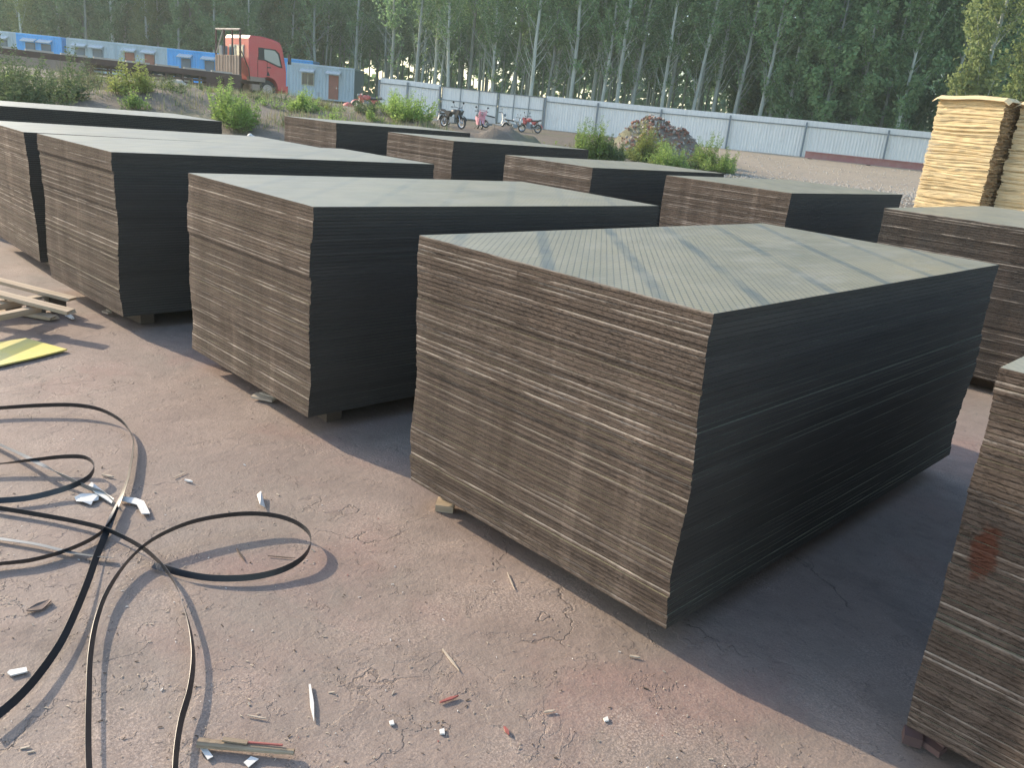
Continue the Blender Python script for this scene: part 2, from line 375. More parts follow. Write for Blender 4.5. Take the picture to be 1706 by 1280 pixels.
# fence, containers
def sheetmetal(name, c, rough=.45, rust=.1):
    t = NT(name); P = t.coord('Object'); n = t.noise(P, 1.2, 5, .65); st = t.noise(t.coord('Object', scale=(6, 6, .5)), 1.5, 4)
    cc = t.mix(t.ramp(st, [(.4, 0), (.75, .35)]), c, tuple(x*.62 for x in c))
    cc = t.mix(t.math('MULTIPLY', t.ramp(n, [(.58, 0), (.7, 1)]), rust), cc, (.2, .12, .08))
    return t.fin(cc, rough, spec=.4)
M['fence'] = sheetmetal('pale_blue_sheet_metal', (.88, .86, .80))
M['fencecap'] = sheetmetal('pale_cap_metal', (.86, .85, .80))
M['post'] = paint('grey_steel_post', (.24, .28, .30), .5)
M['blue'] = sheetmetal('bright_blue_container', (.10, .48, .95), rust=.2)
M['grey'] = sheetmetal('blue_grey_container', (.52, .62, .66), rust=.3)
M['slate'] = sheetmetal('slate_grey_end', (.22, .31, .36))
M['doorred'] = paint('rust_red_door', (.42, .15, .10), .6)
M['doorgrey'] = paint('dull_grey_door', (.16, .20, .24), .6)
M['wframe'] = paint('cream_window_frame', (.55, .52, .38), .6)
M['glass'] = NT('dark_glass').fin((.03, .04, .045), .08, spec=.8)
M['pglass'] = NT('reflecting_glass').fin((.16, .22, .24), .05, spec=1.0)
M['awn'] = sheetmetal('pale_awning', (.62, .66, .68))
# truck
M['red'] = paint('faded_red_cab_paint', (.62, .09, .085), .35, .25, (.45, .2, .16), 2)
M['rust'] = paint('rusty_brown_steel', (.095, .055, .045), .8, .5, (.16, .09, .06))
M['boardbrown'] = paint('brown_headboard', (.34, .26, .20), .8, .4)
M['palesteel'] = paint('dusty_pale_steel', (.50, .44, .37), .7, .4)
M['rubber'] = paint('dusty_rubber', (.03, .032, .034), .8, .5, (.12, .11, .10))
M['black'] = paint('black_plastic', (.02, .02, .022), .45, .3)
M['chrome'] = NT('bright_metal').fin((.6, .62, .64), .2, metal=1.0)
M['whitep'] = paint('white_bike_plastic', (.68, .67, .62), .4, .2)
M['pink'] = paint('pink_bike_plastic', (.70, .32, .36), .4, .2)
M['beamred'] = paint('red_painted_steel', (.36, .17, .16), .7, .5, (.42, .34, .30))
M['stone'] = paint('pale_stone', (.45, .42, .37), .9, .4)
M['brick'] = paint('broken_brick', (.30, .15, .105), .9, .5)
M['sack'] = paint('white_sacking', (.66, .64, .58), .8, .2)
M['redtarp'] = paint('red_tarpaulin', (.60, .13, .11), .6, .3, (.7, .55, .5))
# veneer
def veneer(name, a, b, sc):
    t = NT(name); ly = t.noise(t.coord('Object', scale=sc), 1, 4, .65); n = t.noise(t.coord('Object'), 3, 4)
    c = t.ramp(ly, [(.34, a), (.55, b), (.68, tuple(min(.85, x*1.2) for x in b))])
    c = t.mix(t.math('MULTIPLY', t.ramp(n, [(.45, 0), (.7, 1)]), .35), c, (a[0]*.95, a[1]*.85, a[2]*.7))
    return t.fin(c, .8, t.bump(ly, .6, .01), spec=.2)
M['veneer'] = veneer('raw_veneer_ends', (.56, .42, .22), (.74, .60, .36), (1.2, 1.2, 110))
M['veneer_side'] = veneer('ragged_veneer_edges', (.20, .12, .06), (.40, .28, .15), (30, 30, 45))  # ragged pile sides, their shade darkened into the colour
# vegetation
def leaf(name, a, b, tr=.35):
    t = NT(name); oi = t.n('ShaderNodeObjectInfo'); g = t.n('ShaderNodeNewGeometry')
    n = t.noise(t.coord('Object'), .9, 3); n = t.math('ADD', t.math('MULTIPLY', n, .6), t.math('MULTIPLY', g.outputs['Random Per Island'], .5))
    c = t.mix(n, a, b); c = t.mix(1.0, c, t.math('ADD', .8, t.math('MULTIPLY', oi.outputs['Random'], .4)), 'MULTIPLY')
    tl = t.n('ShaderNodeBsdfTranslucent'); t.set(tl.inputs[0], c); ms = t.n('ShaderNodeMixShader'); ms.inputs[0].default_value = tr
    t.set(t.b.inputs['Base Color'], c); t.b.inputs['Roughness'].default_value = .6; t.b.inputs['Specular IOR Level'].default_value = .08
    t.set(ms.inputs[1], t.b.outputs[0]); t.set(ms.inputs[2], tl.outputs[0]); t.set(t.out.inputs[0], ms.outputs[0])
    return t.mat
M['leaf'] = leaf('poplar_leaf', (.11, .23, .10), (.36, .50, .25), .55)
M['leafsun'] = leaf('sunlit_poplar_leaf', (.18, .25, .09), (.36, .42, .18), .5)  # same poplar leaf with the sunlit tone put into its colour
M['weed'] = leaf('fresh_weed_leaf', (.22, .34, .08), (.38, .50, .17), .5)
M['weeddark'] = leaf('dark_weed_leaf', (.10, .15, .07), (.19, .25, .12), .45)
M['weeddry'] = leaf('dry_straw_stem', (.26, .23, .12), (.42, .38, .22), .2)
M['weedyel'] = leaf('yellow_green_weed_leaf', (.22, .27, .07), (.42, .45, .15))
t = NT('pale_poplar_bark'); n = t.noise(t.coord('Object', scale=(3, 3, .8)), 4, 5, .65)
oi = t.n('ShaderNodeObjectInfo')
cc = t.mix(n, (.30, .33, .28), (.62, .66, .58)); cc = t.mix(1.0, cc, t.math('ADD', .55, t.math('MULTIPLY', oi.outputs['Random'], .7)), 'MULTIPLY')
M['bark'] = t.fin(cc, .9, t.bump(n, .5, .02), spec=.2)
M['stem'] = paint('green_stem', (.16, .17, .08), .8, .3)

# ------------------------------------------------------------ ground
def axis(lims):
    out = [lims[0][0]]
    for a, b, st in lims:
        k = max(1, round((b-a)/st)); out += [a+(b-a)*(i+1)/k for i in range(k)]
    return out
S_ = axis([(-900, -120, 60), (-120, -40, 4), (-40, -18, .9), (-18, 14, .32), (14, 42, 1.2), (42, 120, 5), (120, 900, 60)])
D_ = axis([(-300, -20, 40), (-20, 0, 4), (0, 12, 1), (12, 37, .33), (37, 66, 1), (60, 130, 5), (130, 1500, 80)])
mb = MB(); vs = []
for d in D_:
    for s in S_:
        p = sdw(s, d); vs.append((p.x, p.y, tz(p.x, p.y)))
ns = len(S_)
mb.add(vs, [(i*ns+j, i*ns+j+1, (i+1)*ns+j+1, (i+1)*ns+j) for i in range(len(D_)-1) for j in range(ns-1)])
g = mb.build('ground', M['ground'], smooth=True); tag(g, kind='structure')

# ------------------------------------------------------------ plywood stacks
SW, SL, T0 = 1.22, 2.44, .0149
def sheet_mesh(seed):
    rs = random.Random(seed); per = []
    def wob(k, n, amp): return amp*(noise.noise(Vector((k*7.0/n+seed*13, seed*3.3, 0)))*1.1 + noise.noise(Vector((k*.9, seed*5.1, 4)))*.55)
    nx, ny = 46, 26
    for i in range(nx): per.append((SW*i/nx, wob(i, nx, .0021)))
    for i in range(ny): per.append((SW+wob(i+99, ny, .0018), SL*i/ny))
    for i in range(nx): per.append((SW-SW*i/nx, SL+wob(i+200, nx, .0025)))
    for i in range(ny): per.append((wob(i+300, ny, .002), SL-SL*i/ny))
    n = len(per); mb = MB(); c = .0009
    zz = [(0, c), (c, 0), (T0-.0006-c, 0), (T0-.0006, c)]
    vs = []
    for z, ins in zz:
        for (x, y) in per:
            dx = ins*(1 if x < SW/2 else -1); dy = ins*(1 if y < SL/2 else -1)
            vs.append((x+dx, y+dy, z))
    fs, ms = [], []
    for k in range(3):
        for i in range(n):
            fs.append((k*n+i, k*n+(i+1) % n, (k+1)*n+(i+1) % n, (k+1)*n+i)); ms.append(0 if (i < nx or nx+ny <= i < 2*nx+ny) else 1)
    fs.append(tuple(range(n))[::-1]); ms.append(2); fs.append(tuple(3*n+i for i in range(n))); ms.append(2)
    mb.v = vs; mb.f = fs; mb.m = ms
    return mb.mesh('plywood_sheet', [M['end'], M['side'], M['face']])
SHEETS = [sheet_mesh(k) for k in range(14)]
NSH = 63
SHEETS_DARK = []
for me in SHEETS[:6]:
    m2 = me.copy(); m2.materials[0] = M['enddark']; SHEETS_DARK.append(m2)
def stack(label, x, y, yaw, h, lx=0, ly=0, seed=0, amp=1.0, zg=0.0, dark=False):
    rs = random.Random(seed*77+5)
    root = empty('plywood_stack', (x, y, zg), yaw)
    tag(root, label, 'plywood stack', 'stacks of film faced plywood sheets in the yard')
    zb = .10; tt = (h-zb)/NSH
    jx = jy = 0
    for i in range(NSH):
        q = i/(NSH-1)
        if i < NSH-3 and rs.random() < .22: jx = rs.uniform(-.006, .006); jy = rs.uniform(-.0045, .0045)
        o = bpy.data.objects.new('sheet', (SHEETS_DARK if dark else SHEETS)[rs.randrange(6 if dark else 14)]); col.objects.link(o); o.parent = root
        k = amp*(1-ss(.93, 1, q)*.85)*(.45+.55*ss(0, .2, q))
        bx = .016*noise.noise(Vector((q*3.2, seed*3.7, 1)))*k; by = .013*noise.noise(Vector((q*3.0, seed*2.1, 8)))*k
        o.location = (lx*(1-q)+bx+(jx*.28+rs.uniform(-.0008, .0008))*k, ly*(1-q)+by+(jy+rs.uniform(-.0017, .0017))*k, zb+i*tt)
        o.rotation_euler = (0, 0, rs.uniform(-.0011, .0011)*k); o.scale = (1, 1, tt/T0)
    if seed == 1:
        o.data = o.data.copy(); o.data.materials[2] = M['facemesh']; o['label'] = 'top sheet with diamond mesh film and diagonal bands'
    for yy in (.22, .85, 1.58, 2.28):
        b = MB(); b.box((SW/2+rs.uniform(-.01, .01), yy, .045), (.96, .085, .08)); o = b.build('bearer', M['bearer'], root)
    b = MB()
    for xx in (.14, .60, 1.06): b.box((xx, SL/2, .0925), (.07, 2.20, .011))
    b.build('base_slat', M['bearer'], root)
    return root
stack('nearest whole stack, front and centre, top sheet with bluish diagonal bands', 0, 0, 0, 1.060, .011, .024, 1, 1.0)
stack('stack just left of the nearest whole one, its brown end lit, broken bits below it', -1.975, .043, -.009, 1.052, -.008, .003, 2)
stack('long stack beside the broken pallet, second from the left photo edge', -3.985, -.081, .027, 1.076, -.003, .018, 3)
stack('stack cut by the left photo edge, its black side a thin strip', -5.755, .008, -.018, 1.044, .015, .04, 4)
stack('small far stack farthest left of the back row, below the grey container', -8.514, 4.344, .043, 1.183, 0, 0, 5, .7)
stack('back row stack under the motorcycles, second from the left of that row', -6.333, 4.518, .019, 1.157, 0, 0, 6, .7)
stack('back row stack in front of the weedy rubble pile', -4.24, 4.528, .007, 1.090, 0, 0, 7, .7)
stack('back row stack directly behind the far corner of the nearest stack', -2.144, 4.528, .016, 1.119, 0, 0, 8, .8)
stack('dark ended stack in front of the pale veneer piles at right', -.062, 4.266, .019, 1.127, 0, 0, 9, .8, dark=True)
o = stack('brown stack cut by the right photo edge, red stain on its shaded end', 1.847, .181, 0, 1.068, .023, .008, 10)
stack('stack at the upper left whose pale top and black side lie below the dirt bank', -7.75, .02, .0, 1.132, 0, 0, 11, .7)

# far side stack position refined from the photo: its far right corner is at pixel (370, 213)
# ------------------------------------------------------------ fence
def fence_pt(px):
    r_ = colx(px, 50)-Vector((CX, CY, 0)); k = r_.dot(RH)/r_.dot(FH); d = (FA[1]-FSL*FA[0])/(1-FSL*k); return k*d, d
FA = sd_of(*colx(632, 59)[:2]); FB = sd_of(*colx(1530, 48.2)[:2]); FSL = (FB[1]-FA[1])/(FB[0]-FA[0])
fdir = (RH + FH*FSL).normalized(); fnorm = Vector((fdir.y, -fdir.x, 0))      # towards the yard
FPX = [632, 679, 732, 907, 993, 1098, 1212, 1337, 1473, 1620, 1790, 1990]
FHT = 2.25
def fz(p): return tz(p.x, p.y)-.02
def panel(a, b, corr=.2, amp=.018, h=FHT, z0=0.0):
    mb = MB(); d = b-a; L = d.length; n = int(L/corr*4); vs = []; az, bz = fz(a), fz(b)
    for i in range(n+1):
        q = i/n; k = i % 4; off = amp if k in (1, 2) else 0
        p = a.lerp(b, q) + fnorm*off; zg = az+(bz-az)*q
        vs += [(p.x, p.y, zg+z0), (p.x, p.y, zg+h)]
    mb.add(vs, [(2*i, 2*i+2, 2*i+3, 2*i+1) for i in range(n)])
    return mb
fen = empty('metal_fence', (0, 0, 0)); tag(fen, 'long pale blue corrugated metal fence along the poplar wood', 'fence')
pts = {}
for px in FPX:
    s, d = fence_pt(px); p = sdw(s, d); pts[px] = p
for a, b in zip(FPX[:-1], FPX[1:]):
    if a == 732: continue
    A, B = pts[a], pts[b]; panel(A, B, .19, .02, FHT-.33).build('panel', M['fence'], fen)
    mb = MB(); za, zb_ = fz(A), fz(B)
    vs = []
    for P_, z in ((A, za), (B, zb_)):
        for o_ in (.035, -.02):
            q = P_+fnorm*o_; vs += [(q.x, q.y, z+FHT-.33), (q.x, q.y, z+FHT)]
    mb.add(vs, [(0, 4, 5, 1), (2, 3, 7, 6), (1, 5, 7, 3), (0, 2, 6, 4), (0, 1, 3, 2), (4, 6, 7, 5)]); mb.build('cap_band', M['fencecap'], fen)
    mb = MB(); ra = A+fnorm*.06; rb = B+fnorm*.06
    mb.beam((ra.x, ra.y, za+FHT-.37), (rb.x, rb.y, zb_+FHT-.37), .05, .05)
    mb.build('rail', M['post'], fen)
for i, px in enumerate(FPX):
    p = pts[px]+fnorm*.13; z = fz(p); mb = MB(); tilt = random.uniform(-.03, .03)
    mb.beam((p.x, p.y, z-.1), (p.x+fdir.x*tilt, p.y+fdir.y*tilt, z+FHT-.12), .11, .11); mb.build('post', M['post'], fen)
gt = empty('metal_gate'); tag(gt, 'double leaf corrugated metal gate in the fence behind the motorcycles', 'gate')
mid_ = pts[732].lerp(pts[907], .56)
for A, B in ((pts[732]+fdir*.12, mid_-fdir*.03), (mid_+fdir*.03, pts[907]-fdir*.12)):
    lf = panel(A, B, .16, .012, FHT-.1, .08).build('leaf_sheet', M['fence'], gt)
    mb = MB(); za, zb_ = fz(A), fz(B); q = fnorm*.05
    def Pt(k, h): p = A.lerp(B, k)+q; return (p.x, p.y, za+(zb_-za)*k+h)
    for h in (.12, 1.25, FHT-.12): mb.beam(Pt(0, h), Pt(1, h), .045, .045)
    for k in (0.01, .34, .67, .99): mb.beam(Pt(k, .1), Pt(k, FHT-.1), .045, .05)
    mb.build('frame', M['post'], gt)

# ------------------------------------------------------------ containers
def container(px0, px1, d, ht, mat, endmat, doors, label, depth=2.4, rot=0.0, topdy=0, z=None):
    a = colx(px0, d, 1); b = colx(px1, d, 1)
    dirx = (b-a).normalized(); L = (b-a).length
    zz = (tz(a.x, a.y)+tz(b.x, b.y))/2 + .05 if z is None else z
    root = empty('site_container', (a.x, a.y, zz), math.atan2(dirx.y, dirx.x)+rot)
    tag(root, label, 'container', 'site containers in a row before the trees')
    mb = MB(); n = int(L/.28)*4; vs = []
    for i in range(n+1):
        off = -.035 if (i % 4) in (1, 2) else 0
        vs += [(L*i/n, off-.0, .12), (L*i/n, off, ht-.12)]
    mb.add(vs, [(2*i, 2*i+2, 2*i+3, 2*i+1) for i in range(n)])
    mb.build('front_wall', mat, root)
    mb = MB(); m_ = int(depth/.28)*4
    for X, sg in ((0, -1), (L, 1)):
        vs = []
        for i in range(m_+1):
            off = .02 if (i % 4) in (1, 2) else 0
            vs += [(X+sg*off, depth*i/m_, .12), (X+sg*off, depth*i/m_, ht-.12)]
        mb.add(vs, [(2*i, 2*i+2, 2*i+3, 2*i+1) for i in range(m_)])
    mb.add([(0, depth, .1), (L, depth, .1), (L, depth, ht-.1), (0, depth, ht-.1)], [(0, 1, 2, 3)])
    mb.build('end_wall', endmat, root)
    mb = MB()
    for z_ in (.06, ht-.06):
        mb.box((L/2, -.03, z_), (L+.1, .12, .14)); mb.box((L/2, depth, z_), (L+.1, .12, .14))
        for X in (0, L): mb.box((X, depth/2, z_), (.12, depth-.14, .135))
    for X in (0, L):
        mb.box((X, -.02, ht/2), (.11, .11, ht-.27))
    mb.build('corner_frame', mat, root)
    mb = MB(); mb.box((L/2, depth/2, ht+.025), (L+.02, depth+.02, .03)); mb.build('roof', M['awn'], root)
    for (q, kind) in doors:
        X = L*q
        if kind[0] == 'd':
            dm = M['doorred'] if kind[1] == 'r' else M['doorgrey']
            mb = MB(); mb.box((X, -.08, 1.08), (.85, .06, 1.95)); mb.box((X-.38, -.12, 1.08), (.04, .03, 1.9)); mb.box((X+.38, -.12, 1.08), (.04, .03, 1.9))
            dr = mb.build('door', dm, root)
            mb = MB(); mb.box((X+.28, -.13, 1.05), (.05, .05, .14)); mb.build('handle', M['chrome'], dr)
            zt, wd = 2.2, 1.25
        else:
            mb = MB(); zc = 1.55
            mb.box((X, -.075, zc+.48), (1.1, .07, .06)); mb.box((X, -.075, zc-.48), (1.1, .07, .06))
            for k in (-.52, 0, .52): mb.box((X+k, -.075, zc), (.06, .065, .9))
            fr = mb.build('window', M['wframe'], root)
            mb = MB(); mb.box((X, -.05, zc), (1.0, .02, .9)); mb.build('pane', M['glass'], fr)
            zt, wd = 2.18, 1.25
        mb = MB(); k = 10; vs = []
        for i in range(k+1):
            x = X-wd/2+wd*i/k; o_ = .03 if i % 2 else 0
            vs += [(x, -.08, zt+.2+o_), (x-.0, -.62, zt-.02+o_), (x, -.62, zt-.10+o_)]
        fs = []
        for i in range(k): fs += [(3*i, 3*i+3, 3*i+4, 3*i+1), (3*i+1, 3*i+4, 3*i+5, 3*i+2)]
        mb.add(vs, fs); mb.build('awning', M['awn'], root)
    return root
CD = 70
container(-60, 29, CD, 2.75, M['grey'], M['grey'], [(.75, 'dg')], 'dull grey container at the far left photo edge')
container(31, 104, CD, 2.75, M['blue'], M['blue'], [(.30, 'dg'), (.66, 'dg')], 'bright blue container left of the long grey ones, two awnings')
container(114, 194, CD, 2.75, M['grey'], M['grey'], [(.27, 'dg'), (.63, 'dg')], 'grey container with two dull doors right beside the left blue one')
container(195, 279, CD, 2.75, M['grey'], M['grey'], [(.27, 'dr'), (.66, 'dr')], 'grey container with two rust red doors')
container(281, 364, CD, 2.75, M['blue'], M['blue'], [(.36, 'dg'), (.83, 'dg')], 'light blue container whose right end is hidden by the red truck')
container(470, 520, CD+4.5, 3.25, M['blue'], M['blue'], [], 'blue container peeking out behind the grey one, right of the red cab')
container(479, 589, CD-2, 2.75, M['grey'], M['slate'], [(.31, 'w'), (.70, 'dr')], 'grey container with a window and an orange red door beside the fence', depth=4.2, z=1.22)

# ------------------------------------------------------------ truck
def truck():
    p = colx(395, 41.2); z = .98      # rear centre of the cab
    h = (RH*.66+FH*.75).normalized(); rz = math.atan2(h.y, h.x)
    root = empty('flatbed_truck', (p.x, p.y, z), rz); tag(root, 'red cab truck with a long rusty flatbed parked behind the dirt bank', 'truck')
    W2 = 1.22
    prof = [(0, .95), (0, 2.95), (.10, 3.10), (.7, 3.12), (1.35, 3.06), (1.80, 2.94), (1.95, 2.66), (2.14, 1.85), (2.19, 1.55), (2.2, .55), (1.72, .55), (1.66, .82), (1.52, 1.02), (1.30, 1.14), (1.05, 1.17), (.80, 1.12), (.60, .95)]
    mb = MB(); mb.prism(prof, -W2, W2, ins=.05); cab = smooth_by_angle(mb.build('cab', M['red'], root), 30)
    mb = MB(); mb.prism([(.52, 1.98), (.52, 2.58), (1.50, 2.58), (1.74, 2.42), (1.93, 1.72), (1.72, 1.72), (.86, 1.98)], -W2-.02, -W2+.03, ins=.004)
    wnd = mb.build('side_window', M['black'], root)
    mb = MB(); mb.prism([(.86, 2.04), (.84, 2.52), (1.44, 2.52), (1.64, 2.36), (1.82, 1.80), (1.70, 1.80)], -W2-.03, -W2-.01); mb.build('pane', M['pglass'], wnd)
    mb = MB(); mb.box((0, 0, 2.32), (.05, 1.5, .62)); rw = mb.build('rear_window', M['palesteel'], root)
    for yy in (-.37, .37):
        mb = MB(); mb.box((-.035, yy, 2.32), (.03, .60, .50)); mb.build('pane', M['pglass'], rw)
    mb = MB()
    wsc = [(1.95, 2.62), (2.12, 1.90)]
    mb.add([(wsc[0][0]+.02, -1.05, wsc[0][1]), (wsc[1][0]+.03, -1.12, wsc[1][1]), (wsc[1][0]+.03, 1.12, wsc[1][1]), (wsc[0][0]+.02, 1.05, wsc[0][1])], [(0, 1, 2, 3)])
    mb.build('windscreen', M['glass'], root)
    mb = MB(); mb.box((2.20, 0, .62), (.16, 2.46, .42)); mb.box((2.24, 0, 1.25), (.06, 1.7, .34), mi=1); mb.build('bumper', [M['red'], M['black']], root)
    for yy in (-.95, .95):
        mb = MB(); mb.box((2.29, yy, .70), (.04, .36, .18)); mb.build('headlight', M['pglass'], root)
    for yy in (-1, 1):
        mb = MB(); mb.tube([(1.95, yy*1.22, 2.55), (2.20, yy*1.42, 2.60), (2.22, yy*1.44, 2.2)], .018, 5); mb.box((2.22, yy*1.44, 2.18), (.09, .2, .5)); mb.build('mirror', M['black'], root)
    mb = MB(); mb.box((1.02, -W2-.022, 1.62), (.012, .012, .7)); mb.box((1.12, -W2-.03, 1.66), (.2, .03, .05)); mb.box((.48, -W2-.02, 1.6), (.014, .012, 1.0)); mb.prism([(1.0, 1.25), (1.08, 1.48), (1.2, 1.25)], -W2-.015, -W2); mb.build('door_trim', M['black'], root)
    mb = MB(); mb.box((.45, -1.12, 1.02), (.9, .3, .22)); mb.box((.35, -1.15, .62), (.45, .24, .3)); mb.box((.35, 1.15, .62), (.45, .24, .3)); mb.build('step', M['boardbrown'], root)
    def wheel(x, y, r=.52):
        mb = MB(); mb.torus((x, y, r), r-.13, .135, nu=26, nv=8, wd=.95); tw = smooth_by_angle(mb.build('wheel', M['rubber'], root), 50)
        mb = MB(); mb.tube([(x, y-.09, r), (x, y+.09, r)], r-.2, 20); mb.tube([(x, y-.13*(1 if y < 0 else -1), r), (x, y, r)], .12, 12)
        for k in range(8):
            a = k*math.pi/4; mb.tube([(x+.2*math.cos(a), y-.105, r+.2*math.sin(a)), (x+.2*math.cos(a), y+.105, r+.2*math.sin(a))], .02, 5)
        mb.build('rim', M['palesteel'], tw)
    wheel(1.14, -1.0); wheel(1.14, 1.0)
    for x in (-3.4, -4.6, -10.2, -11.5, -12.8):
        for y in (-1.0, 1.0): wheel(x, y, .5)
    # chassis and bed
    mb = MB()
    for y in (-.42, .42): mb.box((-6.5, y, .88), (17.2, .12, .26))
    for x in [-.6-1.3*k for k in range(12)]: mb.box((x, 0, .88), (.1, .72, .16))
    mb.box((-.95, -1.0, .68), (.9, .5, .5)); mb.box((-2.0, -1.0, .68), (.7, .5, .45)); mb.build('chassis', M['rust'], root)
    mb = MB(); mb.box((-7.75, 0, 1.08), (14.6, 2.5, .1)); mb.box((-7.75, -1.24, 1.0), (14.6, .06, .26)); mb.box((-7.75, 1.24, 1.0), (14.6, .06, .26))
    mb.build('bed', M['rust'], root)
    mb = MB(); mb.box((-7.75, 0, 1.138), (14.6, 2.54, .012)); mb.build('deck', M['palesteel'], root)
    mb = MB(); mb.box((-9.9, -1.25, .66), (3.6, .05, .44)); mb.build('side_panel', M['boardbrown'], root)
    mb = MB()
    for y in (-1.2, 1.2):
        for z0 in (.32, .5, .68): mb.box((-4.0, y, z0), (6.5, .05, .09))
        for k in range(8): mb.box((-1.0-k*.85, y*1.02, .55), (.09, .05, .62))
        mb.box((-11.0, y, .60), (6.6, .06, .52))
    mb.build('side_guard', M['rust'], root)
    # headboard
    hx = -.5; mb = MB()
    mb.box((hx, 0, 1.60), (.06, 2.5, .94)); 
    for k in range(9): mb.box((hx-.045, -1.15+k*.2875, 1.60), (.03, .07, .9))
    mb.build('headboard', M['boardbrown'], root)
    mb = MB()
    for y in (-1.22, -.45, .38, 1.22): mb.tube([(hx, y, 1.1), (hx, y, 3.30)], .045 if abs(y) < 1 else .055, 6)
    mb.tube([(hx, -1.22, 3.30), (hx, 1.22, 3.30)], .05, 6, 1); mb.tube([(hx, 1.22, 2.1), (hx, .5, 3.25)], .03, 6, 1)
    mb.tube([(hx+.05, -1.24, 2.3), (hx+.45, -1.26, 1.5), (hx+.55, -1.24, .8)], .03, 5)
    mb.build('headboard_frame', [M['rust'], M['palesteel']], root)
    mb = MB(); mb.box((-.25, .95, 2.25), (.3, .35, .55)); mb.build('air_filter', M['post'], root)
    # load of dusty profile sheets lying on the bed is part of the dusty bed edge
    mb = MB()
    for k in range(9): mb.box((-1.5-k*1.4, -1.17+.05*math.sin(k*2), 1.17), (1.1, .12, .08))
    mb.build('bed_rail', M['palesteel'], root)
truck()

